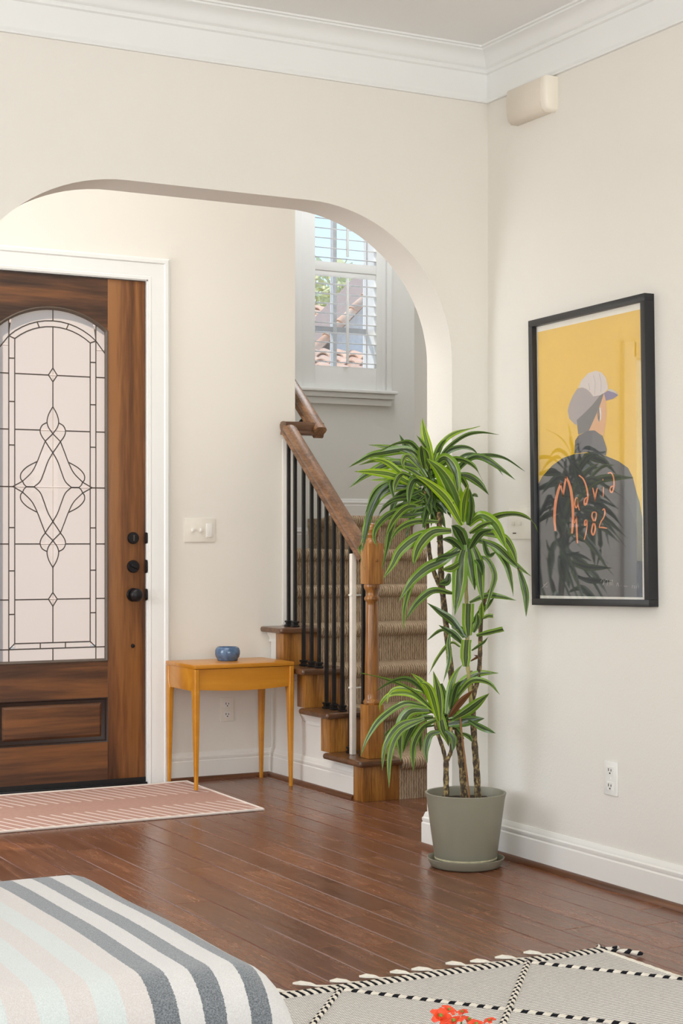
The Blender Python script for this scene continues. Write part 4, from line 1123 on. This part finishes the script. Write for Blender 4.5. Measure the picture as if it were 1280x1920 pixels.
# ------------------------------------------------------------------ small flowering plant
fD = 3.2
fc = atD(868, 1905, fD); fc.z = .0095
fl = thing('flower_pot', 'small potted plant with clustered orange red blossoms on the rug', 'flower', fc)
obj('pot', MB().lathe([(.032, .0), (.044, .075), (.047, .076), (.047, .088), (.041, .088), (.039, .07), (.001, .066)], fc, 24), plain('terracotta', (170, 98, 66), .8), fl)
PET = NT('petal_orange'); v = PET.coords(); oi = PET.n('ShaderNodeObjectInfo')
PET.set(PET.mix(PET.noise(v, 60, 2), lin((206, 34, 14)), lin((240, 88, 30))), .5); PETM = PET.m
STEM = plain('stem_green', (120, 140, 48), .6)
for i, (px, py, dd, r0) in enumerate(((826, 1905, 0, .016), (842, 1893, .03, .012), (850, 1914, -.02, .015), (866, 1897, .02, .010), (880, 1912, 0, .015), (893, 1920, -.03, .013), (917, 1913, .02, .010), (835, 1925, -.03, .015), (905, 1930, -.02, .012))):
    c = atD(px, py, fD+dd); r = r0*1.3
    b = MB(); base_ = fc + Vector((random.uniform(-.02, .02), random.uniform(-.02, .02), .066))
    b.tube([base_, base_.lerp(c, .5)+Vector((0, 0, .02)), c - Vector((0, 0, r*.6))], [.003, .0022, .0016], 6); obj('stem', b, STEM, fl)
    b = MB(); a0 = random.random()*6
    tilt = Vector((random.uniform(-.5, .5), random.uniform(-.8, .1), 1)).normalized(); e1 = tilt.orthogonal().normalized(); e2 = tilt.cross(e1)
    for k in range(5):
        a = a0 + 2*PI*k/5; dr = e1*math.cos(a)+e2*math.sin(a); sd = tilt.cross(dr)
        pts = [c - tilt*r*.5, c + dr*r*.55 + sd*r*.42 + tilt*r*.12, c + dr*r*1.05 + sd*r*.2 - tilt*r*.05, c + dr*r*1.05 - sd*r*.2 - tilt*r*.05, c + dr*r*.55 - sd*r*.42 + tilt*r*.12]
        ctr = b.vert(c + dr*r*.6 + tilt*r*.02)
        I = [b.vert(p) for p in pts]
        for j in range(5): b.face((I[j], I[(j+1) % 5], ctr))
    o = obj('blossom', b, PETM, fl)
    b = MB(); b.lathe([(.001, 0), (r*.22, r*.1), (r*.18, r*.3), (.0005, r*.35)], c - Vector((0, 0, r*.1)), 8); obj('bud', b, STEM, o)
for k in range(9):
    a = 2*PI*k/9; c = fc + Vector((0, 0, .08)); e = c + Vector((math.cos(a)*.06, math.sin(a)*.06, .02)); s_ = Vector((-math.sin(a), math.cos(a), 0))*.018
    b = MB(); i0 = b.vert(c); i1 = b.vert(c.lerp(e, .55)+s_+Vector((0, 0, .01))); i2 = b.vert(e); i3 = b.vert(c.lerp(e, .55)-s_+Vector((0, 0, .01))); i4 = b.vert(c.lerp(e, .5)+Vector((0, 0, .005)))
    for q_ in ((i0, i1, i4), (i1, i2, i4), (i2, i3, i4), (i3, i0, i4)): b.face(q_)
    obj('leaf', b, STEM, fl)

# ------------------------------------------------------------------ dracaena in a grey planter
PX, PY = 3.268, 5.118
D0 = SN*PX + CN*PY
POTM = plain('planter_grey_green', (138, 134, 116), .45, .4, noise=.03, scale=8)
sau = MB().lathe([(.001, .001), (.118, .001), (.128, .006), (.139, .030), (.141, .034), (.138, .035), (.133, .030), (.124, .012), (.001, .010)], (PX, PY, 0), 48)
o = obj('saucer', sau, POTM, loc=(PX, PY, 0), angle=.8); tag(o, 'shallow grey plastic saucer under the planter', 'saucer')
plant = thing('potted_dracaena', 'tall striped green dracaena in a grey planter beside the arch', 'plant', (PX, PY, .012))
pot = MB().lathe([(.001, .0125), (.108, .0125), (.111, .017), (.142, .245), (.146, .262), (.1475, .268), (.146, .270), (.140, .269), (.138, .262), (.136, .225), (.001, .222)], (PX, PY, 0), 56)
obj('pot', pot, POTM, plant, angle=.8)
obj('mineral_line', MB().lathe([(.112, .030), (.1136, .031), (.1142, .034), (.1140, .037), (.112, .038)], (PX, PY, 0), 48, cap=False), plain('mineral_stain', (182, 172, 140), .9, noise=.2, scale=60), plant)
b = MB(); rng = random.Random(3)
b.grid(14, 14, lambda u, v: Vector((PX + (u*2-1)*.134*math.sqrt(max(0, 1-(v*2-1)**2*.5)), PY + (v*2-1)*.134*math.sqrt(max(0, 1-(u*2-1)**2*.5)), .232 + .008*rng.random())))
obj('soil', b, plain('soil', (48, 36, 28), .95, noise=.4, scale=90, bump=.6), plant)

BARK = NT('cane_bark'); v = BARK.coords((1, 1, .6))
BARK.set(BARK.ramp(BARK.noise(v, 90, 4, .7), [(.36, lin((52, 42, 30))), (.5, lin((84, 68, 46))), (.64, lin((168, 144, 92)))]), .8); BARK.bump(BARK.noise(v, 70, 3), .6, .004); BARKM = BARK.m
BARK2 = plain('young_stem', (150, 140, 84), .6, noise=.2, scale=50)
STICK = plain('stick_brown', (138, 96, 58), .8)
def cane(pts, w, mat=BARKM, dd=0.0, name='cane', ends=None):
    P = [atD(x, y, D0 - dd - (e if isinstance(e, (int, float)) else 0)) for (x, y, *r) in pts for e in [r[0] if r else 0]]
    C = crv(P, 5); n = len(C)
    rads = [w/2/F*D0*(1 + .10*math.sin(i*2.3)) * (1 - .18*i/n) for i in range(n)]
    b = MB(); b.tube(C, rads, 10); obj(name, b, mat, plant, angle=1.2)
cane([(837, 1506), (836, 1470), (836, 1425)], 12, dd=.02)
cane([(836, 1428), (829, 1400), (818, 1368), (815, 1345)], 8, dd=.02); cane([(837, 1428), (846, 1405), (845, 1370), (842, 1350)], 8, dd=.02)
cane([(870, 1500), (866, 1440), (860, 1390), (848, 1290), (838, 1190), (829, 1105), (826, 1060), (825, 1020), (822, 960)], 13, dd=-.02)
cane([(829, 1108), (818, 1085), (808, 1055), (803, 1020), (800, 965), (797, 920)], 9, dd=-.02)
cane([(896, 1502), (893, 1440), (889, 1390), (885, 1320), (880, 1258)], 13, dd=.0)
cane([(884, 1330), (878, 1262), (874, 1230), (876, 1190), (874, 1120), (872, 1060), (868, 990)], 8, BARK2, .02)
cane([(886, 1310), (897, 1265), (900, 1215), (901, 1170), (906, 1135), (910, 1120)], 9, dd=.01)
cane([(880, 1498), (872, 1430), (866, 1380), (861, 1330)], 4, STICK, .04, 'support_stick')

def leaf_mat(name, edge, mid, stripe, hi):
    m = NT(name); uvn = m.n('ShaderNodeUVMap'); sp = m.n('ShaderNodeSeparateXYZ'); m.L(uvn.outputs[0], sp.inputs[0])
    oi = m.n('ShaderNodeObjectInfo')
    u = m.math('ADD', sp.outputs[0], m.math('MULTIPLY', m.math('SUBTRACT', m.noise(m.coords((1, 1, 1)), 40, 2), .5), .04))
    c = m.ramp(u, [(0, lin(edge)), (.24, lin(edge)), (.262, lin(stripe)), (.285, lin(stripe)), (.305, lin(mid)), (.46, lin(mid)), (.485, lin(hi)), (.515, lin(hi)), (.54, lin(mid)),
                   (.695, lin(mid)), (.715, lin(stripe)), (.738, lin(stripe)), (.76, lin(edge)), (1, lin(edge))])
    c = m.mix(1.0, c, m.ramp(oi.outputs['Random'], [(0, (.72, .78, .75, 1)), (1, (1.12, 1.1, 1.0, 1))]), 'MULTIPLY')
    m.set(c, .24, .55)
    tr = m.n('ShaderNodeBsdfTranslucent'); m.L(c, tr.inputs[0])
    ms = m.n('ShaderNodeMixShader'); ms.inputs[0].default_value = .22
    m.L(m.bsdf.outputs[0], ms.inputs[1]); m.L(tr.outputs[0], ms.inputs[2]); m.L(ms.outputs[0], m.out.inputs[0])
    return m.m
LG = leaf_mat('leaf_striped', (120, 156, 46), (66, 86, 46), (190, 196, 134), (100, 118, 64))
LD = leaf_mat('leaf_dark', (90, 126, 48), (52, 70, 40), (150, 162, 104), (76, 96, 56))
LB = leaf_mat('leaf_lime', (150, 186, 30), (92, 122, 44), (212, 214, 130), (128, 156, 62))
LBR = leaf_mat('leaf_dead', (112, 74, 46), (92, 58, 36), (134, 96, 62), (110, 74, 48))
LM = {'g': LG, 'd': LD, 'b': LB, 'r': LBR}
lrng = random.Random(11)
def leaf(pts, w, kind='g', dep=None, tw=None, blunt=False, off=0.0):
    """pts: image points base..tip; dep: how far (m) each point comes towards the viewer"""
    n = len(pts)
    if dep is None: dep = (0.0, lrng.uniform(-.06, .10))
    d0, d1 = dep
    P = [atD(x, y, D0 - off - (d0 + (d1-d0)*(i/(n-1))**1.2)) for i, (x, y) in enumerate(pts)]
    for p in P:                                   # stay clear of the two walls
        k = min(1.0, (XR-.03)/p.x if p.x > 0 else 1.0)
        if p.x*k > 3.28: k = min(k, 5.285/p.y)
        p.x *= k; p.y *= k; p.z = HCAM + (p.z-HCAM)*k
    C = crv(P, 6); m = len(C)
    # resample
    acc = [0]
    for i in range(1, m): acc.append(acc[-1] + (C[i]-C[i-1]).length)
    ww = w/F*D0/2
    b = MB(); rings = []
    fwd = Vector((SN, CN, 0))
    if tw is None: tw = lrng.uniform(.45, 1.1)
    tws = lrng.uniform(-.35, .35)
    prev = None; prev_h = None; wav = lrng.uniform(0, 6)
    K = 4
    for i in range(m):
        t = (C[min(i+1, m-1)] - C[max(i-1, 0)]).normalized(); s = acc[i]/acc[-1]
        facing = t.cross(fwd)
        if facing.length < .15: facing = Vector((CN, -SN, 0))
        facing.normalize()
        hz = t.cross(Vector((0, 0, 1)))
        if hz.length < .1: hz = facing.copy()
        hz.normalize()
        if prev_h is None:
            if hz.dot(facing) < 0: hz = -hz
        elif hz.dot(prev_h) < 0: hz = -hz
        prev_h = hz
        side = hz.lerp(facing, max(0, min(1, tw + tws*s))).normalized()
        if prev is not None and side.dot(prev) < 0: side = -side
        prev = side
        nor = side.cross(t).normalized()
        if blunt: prof = (.55 + .45*min(1, s*3))
        else: prof = (.42 + .58*math.sin(min(1, s/.45)*PI/2)) * (1 if s < .45 else max(0.02, 1-((s-.45)/.55)**1.7))
        k = ww*prof
        cup = .28*k; rip = .07*ww*math.sin(s*17+wav)
        rings.append([C[i] + side*k*a + nor*(cup*(abs(a)**1.3) + rip*a) for a in (-1, -.55, 0, .55, 1)])
    for i in range(m-1):
        pass
    o_ = len(b.v)
    for r in rings:
        for p in r: b.vert(p)
    us = (0, .24, .5, .76, 1)
    for i in range(m-1):
        for k in range(4):
            a = o_+i*5+k
            b.face((a, a+1, a+6, a+5), [(us[k], acc[i]/acc[-1]), (us[k+1], acc[i]/acc[-1]), (us[k+1], acc[i+1]/acc[-1]), (us[k], acc[i+1]/acc[-1])])
    obj('leaf', b, LM[kind], plant, angle=3.1, label='dry brown leaf' if kind == 'r' else None)

# upper left crown
A_ = [
 ([(800, 895), (768, 850), (722, 838), (690, 834)], 14, 'g'), ([(800, 885), (770, 846), (716, 850), (690, 856), (651, 878)], 17, 'g'),
 ([(775, 915), (748, 885), (720, 865), (686, 859)], 12, 'b'), ([(800, 880), (740, 868), (690, 888), (653, 916)], 17, 'g'),
 ([(785, 915), (740, 892), (700, 885), (664, 884)], 17, 'b'), ([(775, 912), (745, 895), (715, 898), (688, 900)], 11, 'b'),
 ([(780, 905), (728, 908), (692, 960), (677, 1010), (676, 1042), (684, 1069)], 18, 'g'), ([(775, 910), (718, 925), (690, 970), (678, 1020)], 15, 'g'),
 ([(785, 915), (728, 912), (698, 950), (686, 1000), (679, 1036)], 15, 'd'),
 ([(792, 950), (735, 962), (708, 985), (701, 1008), (708, 1027)], 13, 'g'), ([(790, 940), (752, 958), (735, 990), (726, 1030), (716, 1067)], 19, 'g'),
 ([(842, 995), (790, 1003), (752, 1030), (735, 1060), (717, 1086)], 20, 'g'), ([(822, 978), (778, 978), (748, 992), (729, 1019)], 12, 'g'),
 ([(846, 995), (812, 997), (788, 1020), (778, 1045), (776, 1060)], 22, 'g'),
 ([(812, 875), (802, 838), (795, 810), (791, 783)], 17, 'b'), ([(792, 880), (772, 848), (760, 835), (748, 814)], 14, 'd'),
 ([(812, 870), (822, 838), (850, 812), (900, 799)], 14, 'b'), ([(815, 880), (835, 845), (870, 818), (900, 811), (935, 815)], 9, 'd'),
 ([(815, 885), (835, 850), (862, 838), (885, 842), (899, 856)], 11, 'd'), ([(848, 880), (875, 863), (905, 853), (945, 858), (984, 884)], 9, 'd'),
 ([(850, 890), (880, 860), (905, 858), (940, 880), (966, 900)], 12, 'd'), ([(845, 870), (875, 852), (905, 858), (930, 875), (943, 892)], 8, 'd'),
 ([(855, 890), (878, 893), (900, 908), (916, 928)], 15, 'd'), ([(818, 868), (835, 860), (852, 885), (860, 930)], 26, 'g'),
 ([(778, 858), (792, 878), (806, 905), (812, 930)], 18, 'd'), ([(768, 885), (763, 905), (766, 920), (769, 934)], 11, 'd'),
 ([(750, 890), (735, 900), (734, 915), (740, 940)], 10, 'd'), ([(795, 880), (790, 850), (789, 835)], 16, 'g'), ([(805, 880), (798, 850), (792, 840)], 20, 'g'),
 ([(790, 920), (765, 930), (740, 935), (715, 950)], 10, 'd'), ([(795, 940), (760, 945), (730, 955)], 10, 'd'), ([(800, 960), (775, 965), (740, 968), (720, 976)], 11, 'd'),
 ([(800, 950), (782, 962), (770, 975)], 16, 'd'), ([(790, 880), (765, 855), (755, 865), (758, 880)], 12, 'g'),
]
for p, w, k in A_: leaf(p, w, k, (0.02, lrng.uniform(-.04, .14)))
for i in range(26):                                # dense inner leaves of the crown
    a = lrng.uniform(0, 2*PI); r = lrng.uniform(28, 62); bx_, by0 = lrng.uniform(790, 812), lrng.uniform(885, 955)
    tx, ty = bx_ + r*math.cos(a), by0 + abs(r*math.sin(a))*lrng.choice((-.5, .8, .8, 1))
    leaf([(bx_, by0), ((bx_*2+tx)/3, (by0+ty)/2-12), ((bx_+2*tx)/3, (by0+ty*2)/3-8), (tx, ty)], lrng.uniform(11, 17), 'd', (-.03, lrng.uniform(-.16, .08)))
for i in range(9):
    a = lrng.uniform(.2, PI-.2); r = lrng.uniform(35, 60); bx_, by0 = lrng.uniform(818, 830), lrng.uniform(905, 975)
    tx, ty = bx_ + r*math.cos(a)*.8, by0 + r*.5
    leaf([(bx_, by0), ((bx_+tx)/2, by0-14), (tx, ty)], lrng.uniform(10, 15), 'd', (-.04, lrng.uniform(-.12, .02)))
for p, w, k in [
 ([(800, 900), (760, 875), (715, 862), (672, 872)], 14, 'g'), ([(795, 930), (745, 905), (705, 920), (684, 965)], 15, 'g'), ([(805, 890), (775, 835), (745, 832), (712, 846)], 12, 'd'),
 ([(798, 945), (755, 935), (718, 955), (700, 990)], 13, 'd'), ([(800, 955), (765, 950), (738, 975), (722, 1010)], 14, 'g'), ([(812, 885), (850, 862), (885, 872), (905, 902)], 13, 'g'),
 ([(815, 895), (845, 880), (870, 905), (882, 940)], 15, 'g'), ([(806, 890), (800, 845), (780, 815)], 14, 'g'), ([(795, 930), (775, 950), (765, 985), (762, 1010)], 15, 'd'),
 ([(808, 930), (800, 960), (792, 990)], 14, 'd'), ([(790, 915), (750, 925), (735, 950), (730, 975)], 14, 'd'), ([(825, 900), (845, 915), (850, 945)], 14, 'd'),
 ([(810, 875), (826, 835), (838, 822)], 12, 'g'), ([(785, 905), (755, 890), (742, 905), (738, 925)], 13, 'g'), ([(800, 910), (778, 900), (768, 920), (766, 950)], 15, 'd'),
]: leaf(p, w, k, (0.0, lrng.uniform(-.02, .16)))
# upper right crown, nearer
B_ = [
 ([(866, 985), (838, 938), (806, 908), (776, 890)], 20, 'b'), ([(868, 980), (848, 925), (826, 885), (800, 860)], 38, 'b'), ([(867, 980), (870, 940), (878, 908)], 15, 'b'),
 ([(878, 985), (900, 968), (925, 982), (940, 1008), (949, 1030)], 23, 'b'), ([(885, 1000), (925, 972), (965, 965), (995, 976), (1009, 1000)], 17, 'g'),
 ([(900, 1000), (940, 1005), (960, 1030), (970, 1062)], 15, 'g'), ([(890, 1010), (930, 1025), (962, 1055), (996, 1081)], 15, 'g'),
 ([(885, 1012), (922, 1022), (948, 1055), (958, 1090), (962, 1118)], 14, 'g'), ([(972, 1066), (981, 1095), (986, 1120), (986, 1157)], 13, 'd'),
 ([(876, 1010), (881, 1035), (886, 1065), (890, 1107)], 27, 'g'), ([(872, 1020), (864, 1050), (860, 1095), (852, 1155)], 29, 'g'),
 ([(882, 1015), (896, 1050), (900, 1090), (905, 1132)], 20, 'g'), ([(885, 1045), (912, 1048), (927, 1078), (920, 1110), (908, 1150)], 10, 'g'),
 ([(874, 1028), (864, 1005), (856, 992), (846, 985)], 24, 'd'), ([(868, 1020), (830, 1050), (800, 1065), (772, 1090), (747, 1128)], 21, 'g'),
 ([(800, 1060), (772, 1095), (758, 1140), (757, 1182)], 10, 'g'), ([(848, 1113), (812, 1108), (782, 1130), (760, 1162)], 15, 'g'),
 ([(878, 1035), (893, 1010), (905, 998), (925, 992)], 17, 'd'), ([(872, 1042), (850, 1018), (835, 1012), (818, 1016)], 20, 'd'), ([(870, 1030), (845, 1040), (825, 1045), (815, 1055)], 12, 'd'),
 ([(878, 985), (882, 965), (878, 940)], 18, 'd'), ([(880, 1000), (905, 985), (925, 978)], 12, 'g'), ([(868, 1050), (848, 1065), (828, 1068)], 14, 'g'), ([(842, 1075), (838, 1090), (822, 1095)], 14, 'd'),
 ([(883, 1040), (900, 1055), (905, 1080)], 14, 'd'), ([(905, 1010), (915, 1040), (930, 1035)], 10, 'd'), ([(948, 1012), (958, 1035), (968, 1058)], 12, 'g'), ([(955, 1040), (968, 1060), (974, 1074)], 4, 'r'),
 ([(880, 985), (884, 950), (880, 915)], 12, 'd'), ([(884, 930), (890, 928), (896, 932)], 7, 'd'),
]
for p, w, k in B_: leaf(p, w, k, (.03, lrng.uniform(.06, .20)))
# sparse cut leaves in the middle
C_ = [
 ([(878, 1192), (877, 1165), (878, 1132)], 22, 'g', 1), ([(870, 1195), (848, 1165), (825, 1148), (800, 1130)], 15, 'd', 0), ([(868, 1208), (850, 1190), (822, 1172)], 13, 'd', 0),
 ([(893, 1192), (918, 1186), (943, 1180)], 11, 'g', 1), ([(905, 1160), (915, 1155), (924, 1155)], 8, 'g', 1), ([(888, 1186), (896, 1168), (894, 1148)], 13, 'd', 0),
 ([(880, 1130), (910, 1117), (935, 1118), (968, 1126)], 11, 'g', 0), ([(873, 1250), (873, 1225), (875, 1200)], 20, 'g', 1), ([(862, 1213), (845, 1206), (822, 1232), (803, 1266)], 10, 'g', 0),
 ([(845, 1182), (840, 1205), (842, 1235), (830, 1282)], 9, 'g', 0), ([(848, 1184), (825, 1183), (800, 1201)], 8, 'd', 0), ([(884, 1220), (905, 1206), (915, 1194)], 7, 'd', 0),
 ([(908, 1130), (920, 1105), (933, 1085)], 8, 'r', 0), ([(903, 1160), (902, 1145), (903, 1128)], 11, 'b', 0), ([(903, 1150), (918, 1130), (926, 1120)], 8, 'd', 0), ([(880, 1180), (895, 1150), (900, 1140)], 6, 'd', 0),
 ([(876, 1195), (862, 1180), (845, 1175)], 14, 'd', 0), ([(882, 1240), (895, 1232), (888, 1228)], 6, 'r', 0),
]
for p, w, k, bl_ in C_: leaf(p, w, k, (.03, lrng.uniform(.02, .08)), blunt=bool(bl_))
# lower crown on the short cane
D_ = [
 ([(818, 1338), (775, 1298), (728, 1276), (673, 1261)], 13, 'g'), ([(808, 1310), (770, 1276), (738, 1277), (703, 1297)], 11, 'd'), ([(816, 1335), (775, 1303), (735, 1300), (714, 1318), (712, 1336)], 12, 'b'),
 ([(800, 1325), (758, 1318), (715, 1345), (690, 1380), (676, 1417)], 14, 'g'), ([(795, 1345), (748, 1360), (722, 1398), (716, 1445)], 13, 'g'), ([(795, 1348), (750, 1372), (731, 1415), (729, 1478)], 12, 'g'),
 ([(805, 1332), (768, 1335), (750, 1368), (751, 1428)], 22, 'g'), ([(812, 1345), (785, 1350), (765, 1380), (755, 1412)], 17, 'd'), ([(818, 1350), (792, 1365), (775, 1400), (775, 1447)], 15, 'g'),
 ([(825, 1372), (806, 1378), (798, 1405), (801, 1431)], 14, 'd'), ([(822, 1350), (806, 1302), (790, 1278), (770, 1262)], 17, 'b'), ([(822, 1352), (810, 1305), (800, 1285), (787, 1280)], 17, 'b'),
 ([(826, 1350), (822, 1300), (812, 1258)], 18, 'g'), ([(836, 1340), (844, 1290), (854, 1262), (867, 1246)], 14, 'b'), ([(840, 1340), (862, 1288), (895, 1264), (935, 1262)], 19, 'g'),
 ([(850, 1315), (882, 1278), (915, 1280), (937, 1303)], 12, 'g'), ([(850, 1348), (880, 1330), (917, 1300)], 20, 'g'), ([(840, 1358), (870, 1352), (908, 1347)], 21, 'd'), ([(878, 1350), (905, 1365), (929, 1375)], 12, 'd'),
 ([(824, 1332), (830, 1365), (838, 1385), (841, 1400)], 19, 'g'), ([(840, 1345), (862, 1338), (882, 1345), (900, 1362)], 17, 'g'), ([(864, 1374), (878, 1380), (885, 1391)], 10, 'd'),
 ([(842, 1345), (865, 1315), (888, 1293)], 13, 'r'), ([(826, 1282), (832, 1310), (840, 1335)], 15, 'd'), ([(790, 1340), (760, 1355), (728, 1372), (715, 1390)], 9, 'd'),
 ([(845, 1330), (855, 1290), (868, 1275)], 14, 'd'), ([(835, 1370), (850, 1385), (848, 1410)], 13, 'd'), ([(800, 1300), (750, 1290), (730, 1300), (725, 1322)], 8, 'b'), ([(815, 1360), (790, 1370), (788, 1410)], 10, 'd'),
]
for p, w, k in D_: leaf(p, w, k, (.02, lrng.uniform(-.02, .14)), off=.01)
for i in range(14):
    a = lrng.uniform(0, 2*PI); r = lrng.uniform(24, 50); bx_, by0 = lrng.uniform(818, 840), lrng.uniform(1335, 1372)
    tx, ty = bx_ + r*math.cos(a), by0 + r*math.sin(a)*.7
    leaf([(bx_, by0), ((bx_+tx)/2, (by0+ty)/2-9), (tx, ty)], lrng.uniform(10, 15), 'd', (-.03, lrng.uniform(-.12, .06)))

# ------------------------------------------------------------------ outdoors
struct('ground', MB().box(-60, 90, 7.74, 120, -.4, -.08), plain('ground_concrete', (176, 166, 152), .9), 'pale ground outside')
nh = thing('neighbor_house', 'stucco house with barrel tile roof seen through the shutters', 'house', (12.5, 22, -.08))
STUC = plain('stucco_grey', (232, 228, 224), .9); STUC2 = plain('stucco_cream', (240, 232, 218), .9)
TILE = NT('clay_tile'); v = TILE.coords((1, 1, 1), True)
TILE.set(TILE.mix(1.0, TILE.ramp(TILE.noise(v, 5, 3), [(.3, lin((232, 186, 154))), (.7, lin((246, 222, 200)))]), TILE.ramp(TILE.rnd, [(0, (.8, .78, .76, 1)), (1, (1.1, 1.06, 1.0, 1))]), 'MULTIPLY'), .85)
TILEM = TILE.m
def H(px, py, Y): return atY(px, py, Y)
Yh = 22.0
ha = H(560, 660, Yh); hb = H(720, 690, Yh)
obj('wall', MB().box(7, 17.5, Yh+.45, Yh+3, -.08, H(600, 628, Yh).z), STUC2, nh)
# lower wing under the main eave with a cream band
zE = H(600, 640, Yh).z
obj('fascia', MB().box(7, 17.5, Yh+.02, Yh+.3, zE-.16, zE-.02), plain('fascia_brown', (150, 134, 124), .8), nh)
pitch = math.radians(20)
tm = MB(); L = .42
R = []
for y, r, zoff in ((0, .105, .018), (L, .085, 0)):
    R.append([Vector((r*math.cos(PI*k/8), y, zoff + r*math.sin(PI*k/8))) for k in range(9)] + [Vector(((r-.018)*math.cos(PI*k/8), y, zoff + (r-.018)*math.sin(PI*k/8))) for k in range(8, -1, -1)])
tm.sweep(R); tme = tm.mesh('roof_tile', TILEM)
b = MB(); x0, x1 = 7.0, 17.5
RD = 1.75
b.sweep([[Vector((x, Yh-.1, zE-.04)), Vector((x, Yh-.1, zE)), Vector((x, Yh+RD, zE+(RD+.1)*math.tan(pitch))), Vector((x, Yh+2*RD, zE)), Vector((x, Yh+2*RD, zE-.04))] for x in (x0, x1)])
obj('roof', b, TILEM, nh)
xlo = H(555, 640, Yh).x - .3
for i in range(8):
    for j in range(6):
        o = bpy.data.objects.new('roof_tile', tme); COL.objects.link(o); o.parent = nh
        s_ = j*.36
        o.location = Vector((xlo + i*.235, Yh-.14 + s_*math.cos(pitch), zE + s_*math.sin(pitch)+.01)) - nh.location
        o.rotation_euler = (pitch, 0, 0)
# gable wing on the right, rake rising to the right
Yg = 20.5
g0, g1 = H(618, 640, Yg), H(700, 556, Yg)
b = MB(); b.prism([(g0.x, -.08), (g0.x+4, -.08), (g0.x+4, g0.z + 4*(g1.z-g0.z)/(g1.x-g0.x)), (g0.x, g0.z)], 'y', Yg, Yg+1.2); obj('gable_wall', b, STUC, nh)
sl = math.atan2(g1.z-g0.z, g1.x-g0.x)
b = MB(); dx = Vector((math.cos(sl), 0, math.sin(sl))); nz = Vector((-math.sin(sl), 0, math.cos(sl)))
p0 = g0 - dx*.35; p1 = g0 + dx*4
b.sweep([[p + nz*a + Vector((0, y, 0)) for a, y in ((.03, -.12), (.07, -.12), (.07, 1.3), (.03, 1.3))] for p in (p0, p1)]); obj('rake_board', b, plain('rake_wood', (168, 150, 140), .8), nh)
for k in range(13):
    o = bpy.data.objects.new('roof_tile', tme); COL.objects.link(o); o.parent = nh
    p = p0 + dx*(k*.28) + nz*.07 + Vector((0, -.16, 0)); o.location = p - nh.location
    e = Matrix((( -dx.y, dx.x, nz.x), (0, 0, 0), (0, 0, 0)))
    M = Matrix((Vector((0, -1, 0)), dx, nz)).transposed(); o.rotation_euler = M.to_euler()
# lower tiled porch roof
Yp = 19.0; zp = H(650, 690, Yp).z; xp = H(600, 690, Yp).x
for i in range(9):
    for j in range(3):
        o = bpy.data.objects.new('roof_tile', tme); COL.objects.link(o); o.parent = nh
        o.location = Vector((xp - .5 + i*.225, Yp + j*.36, zp - .1 + j*.13)) - nh.location; o.rotation_euler = (pitch, 0, 0)
obj('porch_wall', MB().box(xp-.8, xp+2, Yp+.3, Yp+1.2, -.08, zp-.05), STUC2, nh)
zc3 = H(620, 655, Yp+1.3).z
obj('cornice', MB().box(xp-.8, xp+2, Yp+1.1, Yp+1.5, zc3-.22, zc3-.06), STUC2, nh)

def tree(name, label, x, y, zt_, r, mat, seed, n=900):
    t = thing(name, label, 'tree', (x, y, -.08), 'trees behind the neighbor house'); R_ = random.Random(seed)
    obj('trunk', MB().tube([(x, y, -.08), (x+.1, y, zt_*.4), (x-.1, y, zt_*.75)], [.22, .16, .08], 10), BARKM, t)
    b = MB()
    for i in range(n):
        d = Vector((R_.gauss(0, 1), R_.gauss(0, 1), R_.gauss(0, 1))).normalized()*r*R_.random()**.35; d.z *= .9
        c = Vector((x, y, zt_-r*.8)) + d; a = Vector((R_.gauss(0, 1), R_.gauss(0, 1), R_.gauss(0, 1))).normalized(); s_ = a.orthogonal().normalized(); L_ = R_.uniform(.1, .2)
        I = [b.vert(c-a*L_), b.vert(c+s_*L_*.45), b.vert(c+a*L_), b.vert(c-s_*L_*.45)]; b.face(I)
    obj('crown', b, mat, t, smooth=False, kind='stuff')
TL1 = plain('tree_leaf_pale', (222, 216, 160), .6, noise=.2, scale=2)
for i, (px, py, Y, r, lb) in enumerate(((606, 548, 34, 1.3, 'pale green tree left behind the tiled roof'), (640, 566, 38, 1.1, 'lower olive tree behind the middle of the tiled roof'))):
    p = H(px, py, Y); tree('tree', lb, p.x, p.y, p.z+r*.5, r, TL1, i+1)
